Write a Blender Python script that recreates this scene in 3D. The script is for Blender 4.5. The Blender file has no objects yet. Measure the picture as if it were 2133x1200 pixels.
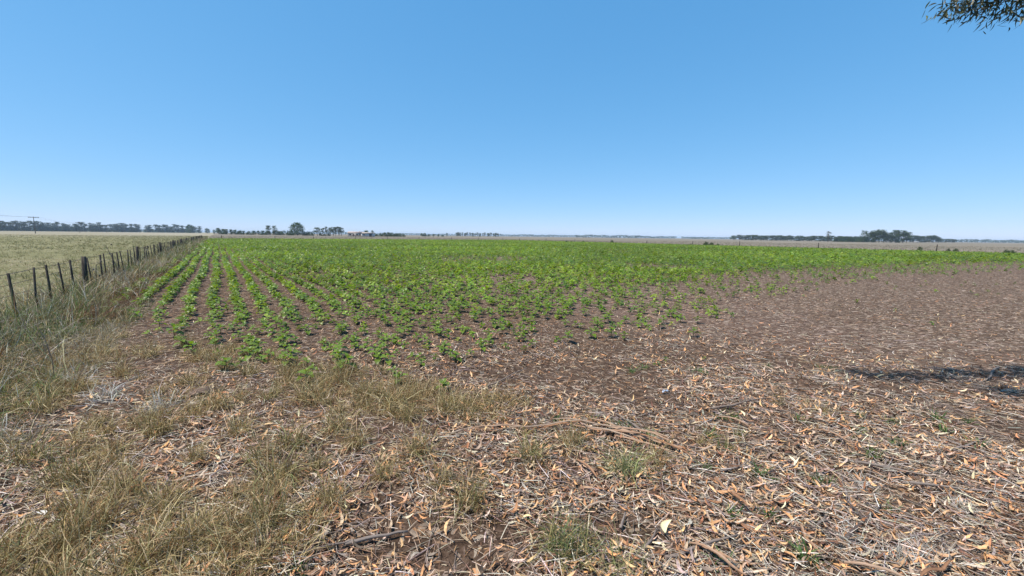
import bpy, math, random
import numpy as np
from mathutils import Vector, Matrix

random.seed(7)
rng = np.random.default_rng(11)
scene = bpy.context.scene
C = scene.collection
R = math.radians

# ------------------------------------------------------------------ camera
CAM_H = 1.9
F_PX, CX, CY = 863.0, 1066.5, 600.0          # focal length and centre in photograph pixels
PITCH, ROLL = math.atan(108.2 / 863.0), 0.0125
fwd = Vector((0, math.cos(PITCH), -math.sin(PITCH)))
up0 = Vector((0, math.sin(PITCH), math.cos(PITCH)))
rt0 = Vector((1, 0, 0))
rt = math.cos(ROLL) * rt0 + math.sin(ROLL) * up0
up = -math.sin(ROLL) * rt0 + math.cos(ROLL) * up0
cam_data = bpy.data.cameras.new('camera')
cam = bpy.data.objects.new('camera', cam_data)
C.objects.link(cam)
m = Matrix((rt, up, -fwd)).transposed().to_4x4()
m.translation = (0, 0, CAM_H)
cam.matrix_world = m
cam_data.sensor_width = 36.0
cam_data.lens = 36.0 * F_PX / 2133.0
cam_data.clip_start = 0.05
cam_data.clip_end = 40000
scene.camera = cam

# ------------------------------------------------------------------ sky, sun, exposure
SUN_EL = R(62)
SUN_DIR = Vector((-0.95, -0.30, 0)).normalized()
S = Vector((SUN_DIR.x * math.cos(SUN_EL), SUN_DIR.y * math.cos(SUN_EL), math.sin(SUN_EL)))
world = bpy.data.worlds.new('World')
scene.world = world
world.use_nodes = True
wn, wl = world.node_tree.nodes, world.node_tree.links
wn.clear()
sky = wn.new('ShaderNodeTexSky')
sky.sky_type = 'NISHITA'
sky.sun_disc = False
sky.sun_elevation = SUN_EL
sky.sun_rotation = math.atan2(SUN_DIR.x, SUN_DIR.y)
sky.altitude = 3000
sky.air_density = 1.0
sky.dust_density = 0.5
sky.ozone_density = 6.0
bg = wn.new('ShaderNodeBackground')
bg.inputs['Strength'].default_value = 0.10
wo = wn.new('ShaderNodeOutputWorld')
# the phone's tone curve: one power and gain per channel over the whole sky
sep = wn.new('ShaderNodeSeparateColor'); com = wn.new('ShaderNodeCombineColor')
wl.new(sky.outputs[0], sep.inputs[0])
for i, (gain, power) in enumerate(((1.08, 0.82), (2.2, 0.47), (3.5, 0.35))):
    pw = wn.new('ShaderNodeMath'); pw.operation = 'POWER'; pw.inputs[1].default_value = power
    mu = wn.new('ShaderNodeMath'); mu.operation = 'MULTIPLY'; mu.inputs[1].default_value = gain
    wl.new(sep.outputs[i], pw.inputs[0]); wl.new(pw.outputs[0], mu.inputs[0]); wl.new(mu.outputs[0], com.inputs[i])
wl.new(com.outputs[0], bg.inputs['Color'])
wl.new(bg.outputs[0], wo.inputs[0])

sun_data = bpy.data.lights.new('sun', 'SUN')
sun_data.energy = 5.0
sun_data.angle = R(0.53)
sun_data.color = (1.0, 0.93, 0.82)
sun = bpy.data.objects.new('sun', sun_data)
C.objects.link(sun)
sun.rotation_euler = S.to_track_quat('Z', 'Y').to_euler()
sun.location = (0, 0, 60)
scene.view_settings.view_transform = 'Standard'
scene.view_settings.look = 'None'
scene.view_settings.exposure = 0.58
scene.view_settings.gamma = 1.0
scene.cycles.max_bounces = 6
scene.cycles.diffuse_bounces = 3
scene.cycles.transmission_bounces = 4
scene.cycles.volume_bounces = 0
scene.cycles.volume_step_rate = 10

# ------------------------------------------------------------------ helpers
def lin(r, g, b):
    f = lambda c: c / 12.92 if c <= 0.04045 else ((c + 0.055) / 1.055) ** 2.4
    return (f(r / 255), f(g / 255), f(b / 255))

def ray(px, py):
    return rt * ((px - CX) / F_PX) + up * ((CY - py) / F_PX) + fwd

def ground(px, py, z=0.0):
    """where the line of sight of a photograph pixel meets the plane at height z"""
    d = ray(px, py)
    t = (z - CAM_H) / d.z
    return (d.x * t, d.y * t)

def horizon_y(px):
    return 491.8 + ROLL * (px - CX)

def along(px, dist):
    """a spot on the plain in the bearing of that pixel column, dist metres forward"""
    d = ray(px, horizon_y(px))
    return (d.x / d.y * dist, dist)

UX, UY = -0.578, 0.816           # along the crop rows and the fence
VX, VY = 0.816, 0.578            # across them
def uv_to_xy(u, v):
    return (u * UX + v * VX, u * UY + v * VY)

def gz(x, y):
    """ground relief in metres (numpy): low lumps near, flat far off"""
    x = np.asarray(x, float); y = np.asarray(y, float)
    r = np.hypot(x, y)
    h = (0.016 * np.sin(1.3 * x + 0.7 * y) + 0.012 * np.sin(-0.8 * x + 1.9 * y + 1.0)
         + 0.009 * np.sin(3.1 * x + 2.3 * y + 2.0) + 0.007 * np.sin(-2.9 * x + 4.1 * y))
    return h * np.clip(1.6 - r / 25.0, 0, 1)

def gz1(x, y):
    return float(gz(x, y))

def tag(o, label=None, cat=None, group=None, kind=None):
    if label: o['label'] = label
    if cat: o['category'] = cat
    if group: o['group'] = group
    if kind: o['kind'] = kind
    return o

def empty(name, loc, rz=0.0, s=1.0):
    o = bpy.data.objects.new(name, None)
    o.empty_display_size = 0.1
    o.location = loc
    o.rotation_euler = (0, 0, rz)
    o.scale = (s, s, s) if isinstance(s, (int, float)) else s
    C.objects.link(o)
    return o

def link(name, me, parent=None, loc=(0, 0, 0), rot=(0, 0, 0), s=1.0):
    o = bpy.data.objects.new(name, me)
    o.location = loc
    o.rotation_euler = rot
    o.scale = (s, s, s) if isinstance(s, (int, float)) else s
    if parent is not None: o.parent = parent
    C.objects.link(o)
    return o

def tri_mesh(name, V, T, mat, col=None, smooth=False):
    V = np.ascontiguousarray(V, np.float32); T = np.ascontiguousarray(T, np.int32)
    me = bpy.data.meshes.new(name)
    me.vertices.add(len(V)); me.vertices.foreach_set('co', V.ravel())
    me.loops.add(len(T) * 3); me.loops.foreach_set('vertex_index', T.ravel())
    me.polygons.add(len(T))
    me.polygons.foreach_set('loop_start', np.arange(0, len(T) * 3, 3, dtype=np.int32))
    if smooth: me.polygons.foreach_set('use_smooth', np.ones(len(T), bool))
    if col is not None:
        a = me.color_attributes.new('Col', 'FLOAT_COLOR', 'POINT')
        c4 = np.ones((len(V), 4), np.float32); c4[:, :3] = col
        a.data.foreach_set('color', c4.ravel())
    me.update(calc_edges=True)
    if mat: me.materials.append(mat)
    return me

def rots(yaw, pitch=None, roll=None):
    """R = Rz(yaw) Rx(pitch) Ry(roll), arrays"""
    n = len(yaw)
    pitch = np.zeros(n) if pitch is None else pitch
    roll = np.zeros(n) if roll is None else roll
    cz, sz, cx, sx, cy, sy = np.cos(yaw), np.sin(yaw), np.cos(pitch), np.sin(pitch), np.cos(roll), np.sin(roll)
    M = np.zeros((n, 3, 3))
    M[:, 0, 0] = cz * cy - sz * sx * sy; M[:, 0, 1] = -sz * cx; M[:, 0, 2] = cz * sy + sz * sx * cy
    M[:, 1, 0] = sz * cy + cz * sx * sy; M[:, 1, 1] = cz * cx;  M[:, 1, 2] = sz * sy - cz * sx * cy
    M[:, 2, 0] = -cx * sy;               M[:, 2, 1] = sx;       M[:, 2, 2] = cx * cy
    return M

class Bag:
    """collects transformed copies of small templates into one mesh"""
    def __init__(self): self.V, self.T, self.Cc, self.n = [], [], [], 0
    def add(self, tmpl, M, pos, col):
        v, t = tmpl[0], tmpl[1]
        n, k = len(M), len(v)
        if n == 0: return
        W = np.einsum('nij,kj->nki', M, v) + pos[:, None, :]
        tt = t[None] + (np.arange(n) * k)[:, None, None] + self.n
        cc = np.repeat(col[:, None, :], k, 1)
        if len(tmpl) > 2: cc = cc * tmpl[2][None]
        self.V.append(W.reshape(-1, 3)); self.T.append(tt.reshape(-1, 3)); self.Cc.append(cc.reshape(-1, 3))
        self.n += n * k
    def mesh(self, name, mat, smooth=False):
        return tri_mesh(name, np.concatenate(self.V), np.concatenate(self.T), mat, np.concatenate(self.Cc), smooth)

def palette(n, cols, weights, jitter=0.18):
    cols = np.array(cols, float); w = np.array(weights, float); w /= w.sum()
    c = cols[rng.choice(len(cols), n, p=w)]
    return np.clip(c * (1 + jitter * rng.standard_normal((n, 1))) * (1 + 0.05 * rng.standard_normal((n, 3))), 0.005, 0.85)

def vnoise(x, y, scale, seed=0):
    """cheap smooth value noise 0..1"""
    r = np.random.default_rng(seed); tab = r.random((64, 64))
    fx, fy = np.asarray(x) * scale, np.asarray(y) * scale
    ix, iy = np.floor(fx).astype(int), np.floor(fy).astype(int)
    tx, ty = fx - ix, fy - iy
    tx = tx * tx * (3 - 2 * tx); ty = ty * ty * (3 - 2 * ty)
    g = lambda i, j: tab[i % 64, j % 64]
    return (g(ix, iy) * (1 - tx) * (1 - ty) + g(ix + 1, iy) * tx * (1 - ty)
            + g(ix, iy + 1) * (1 - tx) * ty + g(ix + 1, iy + 1) * tx * ty)

def inside(poly, x, y):
    x = np.asarray(x, float); y = np.asarray(y, float)
    r = np.zeros(x.shape, bool); n = len(poly); j = n - 1
    for i in range(n):
        xi, yi = poly[i]; xj, yj = poly[j]
        c = ((yi > y) != (yj > y)) & (x < (xj - xi) * (y - yi) / (yj - yi + 1e-12) + xi)
        r ^= c; j = i
    return r

def spread(n, z0, z1, k=1.0, t=1.5):
    """n points on the ground around the viewpoint, per-area density falling as 1/z^k"""
    q = rng.random(n); e = 2.0 - k
    z = (z0 ** e + q * (z1 ** e - z0 ** e)) ** (1 / e)
    return rng.uniform(-t, t, n) * z, z

# ------------------------------------------------------------------ materials
def new_mat(name):
    mt = bpy.data.materials.new(name); mt.use_nodes = True
    nt = mt.node_tree; nt.nodes.clear()
    out = nt.nodes.new('ShaderNodeOutputMaterial')
    return mt, nt, out

def N(nt, typ, **kw):
    n = nt.nodes.new(typ)
    for k, v in kw.items():
        if k in n.inputs: n.inputs[k].default_value = v
        else: setattr(n, k, v)
    return n

def vcol_mat(name, rough=0.8, transl=0.0, tcol=(1, 1, 1), spec=0.2, noise=0.25, nscale=60.0):
    mt, nt, out = new_mat(name)
    at = N(nt, 'ShaderNodeVertexColor', layer_name='Col')
    geo = N(nt, 'ShaderNodeNewGeometry')
    nz = N(nt, 'ShaderNodeTexNoise', Scale=nscale, Detail=2.0)
    nt.links.new(geo.outputs['Position'], nz.inputs['Vector'])
    mr = N(nt, 'ShaderNodeMapRange')
    mr.inputs[1].default_value, mr.inputs[2].default_value = 0.3, 0.7
    mr.inputs[3].default_value, mr.inputs[4].default_value = 1 - noise, 1 + noise
    nt.links.new(nz.outputs[0], mr.inputs[0])
    mx = N(nt, 'ShaderNodeMix', data_type='RGBA', blend_type='MULTIPLY'); mx.inputs[0].default_value = 1
    nt.links.new(at.outputs[0], mx.inputs[6]); nt.links.new(mr.outputs[0], mx.inputs[7])
    p = N(nt, 'ShaderNodeBsdfPrincipled', Roughness=rough)
    p.inputs['Specular IOR Level'].default_value = spec
    nt.links.new(mx.outputs[2], p.inputs['Base Color'])
    if transl > 0:
        t = N(nt, 'ShaderNodeBsdfTranslucent')
        m2 = N(nt, 'ShaderNodeMix', data_type='RGBA', blend_type='MULTIPLY'); m2.inputs[0].default_value = 1
        m2.inputs[7].default_value = (*tcol, 1)
        nt.links.new(mx.outputs[2], m2.inputs[6]); nt.links.new(m2.outputs[2], t.inputs[0])
        s = N(nt, 'ShaderNodeMixShader', Fac=transl)
        nt.links.new(p.outputs[0], s.inputs[1]); nt.links.new(t.outputs[0], s.inputs[2])
        nt.links.new(s.outputs[0], out.inputs[0])
    else:
        nt.links.new(p.outputs[0], out.inputs[0])
    return mt

def ramp_mat(name, cols, rough=0.85, scale=8.0, stretch=(1, 1, 1), by_object=0.0, bump=0.0, spec=0.2, detail=4.0, transl=0.0):
    """noise over object space through a colour ramp, shifted per object"""
    mt, nt, out = new_mat(name)
    tc = N(nt, 'ShaderNodeTexCoord'); mp = N(nt, 'ShaderNodeMapping'); mp.inputs['Scale'].default_value = stretch
    nt.links.new(tc.outputs['Object'], mp.inputs['Vector'])
    nz = N(nt, 'ShaderNodeTexNoise', Scale=scale, Detail=detail)
    nt.links.new(mp.outputs[0], nz.inputs['Vector'])
    rp = N(nt, 'ShaderNodeValToRGB')
    e = rp.color_ramp.elements
    while len(e) < len(cols): e.new(0.5)
    for i, c in enumerate(cols):
        e[i].position = 0.25 + 0.5 * i / max(1, len(cols) - 1) if not by_object else i / max(1, len(cols) - 1)
        e[i].color = (*c, 1)
    src = nz.outputs[0]
    if by_object:
        oi = N(nt, 'ShaderNodeObjectInfo')
        ma = N(nt, 'ShaderNodeMath', operation='MULTIPLY_ADD'); ma.inputs[1].default_value = 1 - by_object
        mb = N(nt, 'ShaderNodeMath', operation='MULTIPLY'); mb.inputs[1].default_value = by_object
        nt.links.new(oi.outputs['Random'], mb.inputs[0]); nt.links.new(nz.outputs[0], ma.inputs[0]); nt.links.new(mb.outputs[0], ma.inputs[2])
        src = ma.outputs[0]
    nt.links.new(src, rp.inputs[0])
    p = N(nt, 'ShaderNodeBsdfPrincipled', Roughness=rough); p.inputs['Specular IOR Level'].default_value = spec
    nt.links.new(rp.outputs[0], p.inputs['Base Color'])
    if bump:
        b = N(nt, 'ShaderNodeBump', Strength=bump, Distance=0.02)
        nt.links.new(nz.outputs[0], b.inputs['Height']); nt.links.new(b.outputs[0], p.inputs['Normal'])
    if transl:
        t = N(nt, 'ShaderNodeBsdfTranslucent'); nt.links.new(rp.outputs[0], t.inputs[0])
        s = N(nt, 'ShaderNodeMixShader', Fac=transl)
        nt.links.new(p.outputs[0], s.inputs[1]); nt.links.new(t.outputs[0], s.inputs[2]); nt.links.new(s.outputs[0], out.inputs[0])
    else:
        nt.links.new(p.outputs[0], out.inputs[0])
    return mt

M_crop = vcol_mat('seedling_leaf', 0.43, 0.40, (1.25, 1.3, 0.6), 0.45, 0.2, 40)
M_grass = vcol_mat('grass_blade', 0.75, 0.25, (1.1, 1.05, 0.8), 0.25, 0.15, 30)
M_litter = vcol_mat('litter', 0.7, 0.0, spec=0.3, noise=0.3, nscale=70)
M_tree = vcol_mat('tree_leaf', 0.7, 0.2, (1.1, 1.2, 0.6), 0.2, 0.3, 0.6)
M_bark = ramp_mat('tree_bark', [(0.06, 0.05, 0.045), (0.16, 0.135, 0.115), (0.26, 0.23, 0.2)], 0.9, 3.0, (3, 3, 0.6), 0, 0.5)
M_post = ramp_mat('weathered_post', [(0.018, 0.015, 0.013), (0.045, 0.038, 0.033), (0.09, 0.08, 0.07)], 0.9, 6.0, (6, 6, 0.6), 0, 0.6)
M_wire = ramp_mat('old_wire', [(0.03, 0.027, 0.025), (0.07, 0.06, 0.055)], 0.6, 5.0)
M_stick = ramp_mat('stick', [(0.04, 0.03, 0.028), (0.09, 0.07, 0.062), (0.20, 0.165, 0.145), (0.12, 0.075, 0.055)], 0.85, 12, (1, 6, 6), 0.6, 0.3)
M_barkstrip = ramp_mat('bark_strip', [(0.15, 0.075, 0.042), (0.26, 0.14, 0.08), (0.34, 0.26, 0.2), (0.18, 0.11, 0.075)], 0.8, 14, (1, 8, 8), 0.6, 0.3)
M_fallen = ramp_mat('fallen_leaf', [(0.16, 0.08, 0.045), (0.36, 0.17, 0.075), (0.42, 0.24, 0.12), (0.28, 0.20, 0.15), (0.46, 0.33, 0.21), (0.22, 0.11, 0.06), (0.52, 0.42, 0.28)],
                    0.6, 25, (1, 2, 2), 0.85, 0.0, 0.35)

# ------------------------------------------------------------------ ground
def ground_material():
    mt, nt, out = new_mat('ground')
    L = nt.links.new
    geo = N(nt, 'ShaderNodeNewGeometry')
    P = geo.outputs['Position']
    def noise(scale, detail=4.0, rough=0.55, stretch=None):
        n = N(nt, 'ShaderNodeTexNoise', Scale=scale, Detail=detail, Roughness=rough)
        if stretch:
            mp = N(nt, 'ShaderNodeMapping'); mp.inputs['Scale'].default_value = stretch[0]; mp.inputs['Rotation'].default_value = (0, 0, stretch[1])
            L(P, mp.inputs['Vector']); L(mp.outputs[0], n.inputs['Vector'])
        else: L(P, n.inputs['Vector'])
        return n.outputs[0]
    def ramp(src, stops):
        r = N(nt, 'ShaderNodeValToRGB'); e = r.color_ramp.elements
        while len(e) < len(stops): e.new(0.5)
        for i, (p, c) in enumerate(stops): e[i].position = p; e[i].color = (*c, 1)
        L(src, r.inputs[0]); return r.outputs[0]
    def mixc(f, a, b, blend='MIX'):
        n = N(nt, 'ShaderNodeMix', data_type='RGBA', blend_type=blend)
        if isinstance(f, float): n.inputs[0].default_value = f
        else: L(f, n.inputs[0])
        L(a, n.inputs[6]); L(b, n.inputs[7]); return n.outputs[2]
    def dot(vec):
        n = N(nt, 'ShaderNodeVectorMath', operation='DOT_PRODUCT'); n.inputs[1].default_value = vec
        L(P, n.inputs[0]); return n.outputs['Value']
    def step(src, a, b):
        n = N(nt, 'ShaderNodeMapRange', interpolation_type='SMOOTHSTEP'); n.inputs[1].default_value, n.inputs[2].default_value = a, b
        L(src, n.inputs[0]); return n.outputs[0]
    def math2(op, a, b):
        n = N(nt, 'ShaderNodeMath', operation=op)
        for i, s in enumerate((a, b)):
            if isinstance(s, (int, float)): n.inputs[i].default_value = s
            else: L(s, n.inputs[i])
        return n.outputs[0]
    fine = noise(42, 5.0, 0.7); mid = noise(7, 4.0, 0.6); big = noise(0.55, 3.0); huge = noise(0.06, 3.0)
    mixn = math2('MULTIPLY_ADD', fine, 0.6); nt.nodes[-1].inputs[2].default_value = 0.0
    nn = math2('ADD', math2('MULTIPLY', fine, 0.55), math2('MULTIPLY', mid, 0.45))
    soil = ramp(nn, [(0.32, (0.017, 0.010, 0.007)), (0.45, (0.05, 0.031, 0.021)), (0.56, (0.092, 0.060, 0.042)), (0.72, (0.16, 0.112, 0.082))])
    # crumbs of leaf, straw and bark
    def flakes(scale, st, rot, thr, stops):
        v = N(nt, 'ShaderNodeTexVoronoi', Scale=scale)
        mp = N(nt, 'ShaderNodeMapping'); mp.inputs['Scale'].default_value = st; mp.inputs['Rotation'].default_value = (0, 0, rot)
        wob = N(nt, 'ShaderNodeTexNoise', Scale=9.0, Detail=1.0); L(P, wob.inputs['Vector'])
        va = N(nt, 'ShaderNodeVectorMath', operation='MULTIPLY_ADD'); va.inputs[1].default_value = (0.12, 0.12, 0); L(wob.outputs['Color'], va.inputs[0]); L(P, va.inputs[2])
        L(va.outputs[0], mp.inputs['Vector']); L(mp.outputs[0], v.inputs['Vector'])
        sp = N(nt, 'ShaderNodeSeparateColor'); L(v.outputs['Color'], sp.inputs[0])
        msk = math2('MULTIPLY', math2('GREATER_THAN', sp.outputs[0], thr), math2('LESS_THAN', v.outputs['Distance'], 0.42))
        return msk, ramp(sp.outputs[1], stops)
    cols = [(0.0, (0.17, 0.13, 0.10)), (0.35, (0.25, 0.19, 0.145)), (0.6, (0.25, 0.14, 0.075)), (0.8, (0.11, 0.065, 0.04)), (1.0, (0.34, 0.28, 0.22))]
    k1, c1 = flakes(34, (1, 0.35, 1), 0.6, 0.62, cols)
    k2, c2 = flakes(30, (0.3, 1, 1), 0.25, 0.66, cols)
    near = mixc(k1, soil, c1); near = mixc(k2, near, c2)
    # crop field soil: greyish pink with pale straw bits
    fsoil = ramp(nn, [(0.30, (0.028, 0.018, 0.014)), (0.45, (0.083, 0.053, 0.040)), (0.58, (0.145, 0.097, 0.075)), (0.74, (0.23, 0.168, 0.13))])
    pale = [(0.0, (0.26, 0.195, 0.155)), (0.5, (0.36, 0.29, 0.235)), (1.0, (0.24, 0.15, 0.10))]
    k3, c3 = flakes(26, (0.35, 1, 1), -0.1, 0.55, pale)
    field = mixc(k3, fsoil, c3)
    bare = ramp(nn, [(0.30, (0.022, 0.014, 0.010)), (0.45, (0.072, 0.047, 0.033)), (0.58, (0.125, 0.086, 0.062)), (0.74, (0.21, 0.152, 0.113))])
    bare = mixc(k3, bare, c3)
    dist = N(nt, 'ShaderNodeVectorMath', operation='LENGTH'); L(P, dist.inputs[0]); dist = dist.outputs['Value']
    u, v = dot((UX, UY, 0)), dot((VX, VY, 0))
    wv = math2('ADD', v, math2('MULTIPLY', math2('SUBTRACT', big, 0.5), 1.6))
    base = mixc(step(wv, 5.0, 9.0), near, field)                          # leaf litter under the gum tree, then field soil
    base = mixc(math2('MULTIPLY', step(dot((0.80, 0.10, 0)), 3.0, 9.0), 1.0), base, bare)
    base = mixc(step(dist, 6.5, 11.0), near, base)
    # pasture beyond the fence
    pn = math2('ADD', math2('MULTIPLY', noise(1.6, 4.0, 0.6), 0.45), math2('MULTIPLY', noise(0.09, 4.0, 0.6, ((1, 2.2, 1), -0.6)), 0.55))
    past = ramp(pn, [(0.30, (0.075, 0.08, 0.03)), (0.44, (0.135, 0.13, 0.06)), (0.55, (0.185, 0.17, 0.092)), (0.70, (0.25, 0.225, 0.145))])
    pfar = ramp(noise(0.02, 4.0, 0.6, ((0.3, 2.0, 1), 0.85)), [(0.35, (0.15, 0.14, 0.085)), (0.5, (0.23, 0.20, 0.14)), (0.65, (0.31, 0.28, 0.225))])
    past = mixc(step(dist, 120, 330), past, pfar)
    # far stubble
    fn = math2('ADD', math2('MULTIPLY', noise(1.2, 4.0, 0.65), 0.35), math2('MULTIPLY', noise(0.012, 5.0, 0.6, ((0.5, 2.5, 1), 0.1)), 0.65))
    stub = ramp(fn, [(0.32, (0.105, 0.095, 0.065)), (0.47, (0.15, 0.13, 0.098)), (0.58, (0.19, 0.16, 0.125)), (0.70, (0.235, 0.205, 0.165))])
    in_field = math2('MULTIPLY', math2('LESS_THAN', u, 141.0), math2('LESS_THAN', v, 99.5))
    col = mixc(in_field, stub, base)
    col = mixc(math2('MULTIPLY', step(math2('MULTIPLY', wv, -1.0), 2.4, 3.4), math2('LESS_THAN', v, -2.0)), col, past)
    p = N(nt, 'ShaderNodeBsdfPrincipled', Roughness=0.92); p.inputs['Specular IOR Level'].default_value = 0.1
    L(col, p.inputs['Base Color'])
    b = N(nt, 'ShaderNodeBump', Strength=0.9, Distance=0.03)
    clod = noise(16, 3.0, 0.5)
    hsum = math2('ADD', math2('MULTIPLY', clod, 1.2), math2('ADD', math2('ADD', nn, math2('MULTIPLY', k1, 0.12)), math2('MULTIPLY', k2, 0.12)))
    L(hsum, b.inputs['Height']); L(b.outputs[0], p.inputs['Normal'])
    L(p.outputs[0], out.inputs[0])
    return mt

def build_ground():
    nr, na = 380, 420
    r = 0.4 * (9000 / 0.4) ** (np.arange(nr) / (nr - 1))
    a = np.arange(na) / na * 2 * np.pi
    x = np.outer(r, np.cos(a)); y = np.outer(r, np.sin(a))
    V = np.stack([x, y, gz(x, y)], -1).reshape(-1, 3)
    i, j = np.meshgrid(np.arange(nr - 1), np.arange(na), indexing='ij')
    a0 = (i * na + j).ravel(); a1 = (i * na + (j + 1) % na).ravel()
    T = np.concatenate([np.stack([a0, a0 + na, a1 + na], 1), np.stack([a0, a1 + na, a1], 1)])
    c = len(V); V = np.vstack([V, [[0, 0, gz1(0, 0)]]])
    T = np.vstack([T, np.stack([np.full(na, c), np.arange(na), (np.arange(na) + 1) % na], 1)])
    o = link('ground', tri_mesh('ground', V, T, ground_material(), smooth=True))
    tag(o, 'flat brown and straw coloured farmland reaching to the horizon', kind='structure')
build_ground()

# ------------------------------------------------------------------ shape templates
def strip(pts, widths, side=(0, 1, 0), crease=0.0):
    """ribbon through pts; pointed where the width is zero"""
    V, T, rows = [], [], []
    side = np.array(side, float)
    for p, w in zip(pts, widths):
        p = np.array(p, float)
        if w <= 0: rows.append([len(V)]); V.append(p)
        elif crease:
            rows.append([len(V), len(V) + 1, len(V) + 2])
            V += [p - side * w / 2 + (0, 0, crease * w), p, p + side * w / 2 + (0, 0, crease * w)]
        else:
            rows.append([len(V), len(V) + 1]); V += [p - side * w / 2, p + side * w / 2]
    for a, b in zip(rows, rows[1:]):
        if len(a) == 1:
            for k in range(len(b) - 1): T.append((a[0], b[k], b[k + 1]))
        elif len(b) == 1:
            for k in range(len(a) - 1): T.append((a[k], b[0], a[k + 1]))
        else:
            for k in range(len(a) - 1): T += [(a[k], b[k], b[k + 1]), (a[k], b[k + 1], a[k + 1])]
    return np.array(V), np.array(T)

def tube(pts, radii, n=6, cap=True):
    pts = [Vector(p) for p in pts]; V, T = [], []
    for i, p in enumerate(pts):
        d = (pts[min(i + 1, len(pts) - 1)] - pts[max(i - 1, 0)]).normalized()
        a = d.orthogonal().normalized() if i == 0 else (a - d * a.dot(d)).normalized()
        b = d.cross(a)
        for k in range(n):
            t = 2 * math.pi * k / n
            V.append(tuple(p + (a * math.cos(t) + b * math.sin(t)) * radii[i]))
    for i in range(len(pts) - 1):
        for k in range(n):
            q = i * n + k; r2 = i * n + (k + 1) % n
            T += [(q, r2, r2 + n), (q, r2 + n, q + n)]
    if cap:
        for base, flip in ((0, True), ((len(pts) - 1) * n, False)):
            for k in range(1, n - 1):
                T.append((base, base + k + 1, base + k) if flip else (base, base + k, base + k + 1))
    return np.array(V, float), np.array(T)

def join(parts):
    V, T, n = [], [], 0
    for v, t in parts:
        V.append(v); T.append(t + n); n += len(v)
    return np.concatenate(V), np.concatenate(T)

def gum_leaf(sickle, curl, stations=5, crease=0.0, wide=0.17):
    """lanceolate leaf one unit long along x, bent sideways by sickle and up by curl"""
    pts, ws = [], []
    for i in range(stations):
        t = i / (stations - 1)
        pts.append((t - 0.5, sickle * (4 * t * (1 - t) - 0.5), curl * (2 * t - 1) ** 2))
        ws.append(0 if i in (0, stations - 1) else wide * math.sin(math.pi * t ** 0.8) ** 0.8)
    return strip(pts, ws, crease=crease)

def blade(bend, lean=0.0, seg=3):
    """grass blade one unit long rising along z, arching along +x"""
    pts, ws = [], []
    for i in range(seg + 1):
        t = i / seg; a = lean + bend * t
        pts.append((math.sin(a) * t, 0, math.cos(a * 0.9) * t)); ws.append(0 if i == seg else 1 - 0.45 * t)
    v, t = strip(pts, ws)
    return v, t

# ------------------------------------------------------------------ crop: young sunflowers in rows
def seed_leaf():
    """heart-shaped blade one unit long along x, drooping to its tip"""
    pts = [(0, 0, 0), (0.22, 0, 0.06), (0.5, 0, 0.08), (0.8, 0, 0.0), (1.0, 0, -0.12)]
    return strip(pts, [0.10, 0.62, 0.72, 0.38, 0], crease=0.16)
LEAF = seed_leaf()
LEAF_LO = strip([(0, 0, 0), (0.45, 0, 0.08), (1.0, 0, -0.1)], [0.15, 0.75, 0])
def leaf_places(k, r):
    """heading, tilt, size, height of each leaf of a seedling of unit size 0.22 m"""
    out = []
    nl = 6
    for i in range(nl):
        pair = i // 2
        hd = (i % 2) * math.pi + pair * math.pi / 2 + r.uniform(-0.35, 0.35)
        out.append((hd, [-0.10, 0.22, 0.65][pair] + r.uniform(-0.2, 0.2), [0.128, 0.12, 0.07][pair] * r.uniform(0.85, 1.15), [0.075, 0.115, 0.15][pair]))
    return out
def rotm(yaw, pitch): return rots(np.array([yaw]), None, np.array([-pitch]))[0]
def seedling_template(k, lo=False):
    r = random.Random(50 + k); V, T, K, n = [], [], [], 0
    if not lo:
        v, t = tube([(0, 0, -0.02), (0.006, 0.004, 0.1), (0, 0, 0.155)], [0.005, 0.004, 0.003], 3, False)
        V.append(v); T.append(t); n += len(v); K.append(np.tile([[0.9, 0.75, 0.9]], (len(v), 1)))
    for hd, ti, sz, h in leaf_places(k, r):
        v, t = LEAF_LO if lo else LEAF
        w = (v * sz) @ rotm(hd, ti).T + (0, 0, h)
        V.append(w); T.append(t + n); n += len(w)
        K.append(np.tile([[1, 1, 1]], (len(w), 1)) * r.uniform(0.8, 1.2))
    return np.concatenate(V), np.concatenate(T), np.concatenate(K)

G = lambda *p: [ground(a, b) for a, b in p]
FAR_EDGE_U, RIGHT_EDGE_V = 138.0, 97.5
poly_dense = G((232, 600), (300, 650), (430, 690), (560, 690), (640, 668), (900, 672), (1180, 652), (1290, 605), (1480, 570), (1800, 552), (2133, 546), (2400, 543)) + [(140, 60), (140, 400), (-240, 300)] + G((440, 500), (330, 555))
poly_sparse = G((215, 600), (250, 668), (330, 700), (470, 725), (640, 757), (760, 765), (930, 778), (1080, 770), (1340, 700), (1500, 632), (1800, 582), (2133, 558), (2400, 552)) + [(140, 50), (140, 400), (-240, 300)] + G((440, 500), (330, 555))

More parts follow.
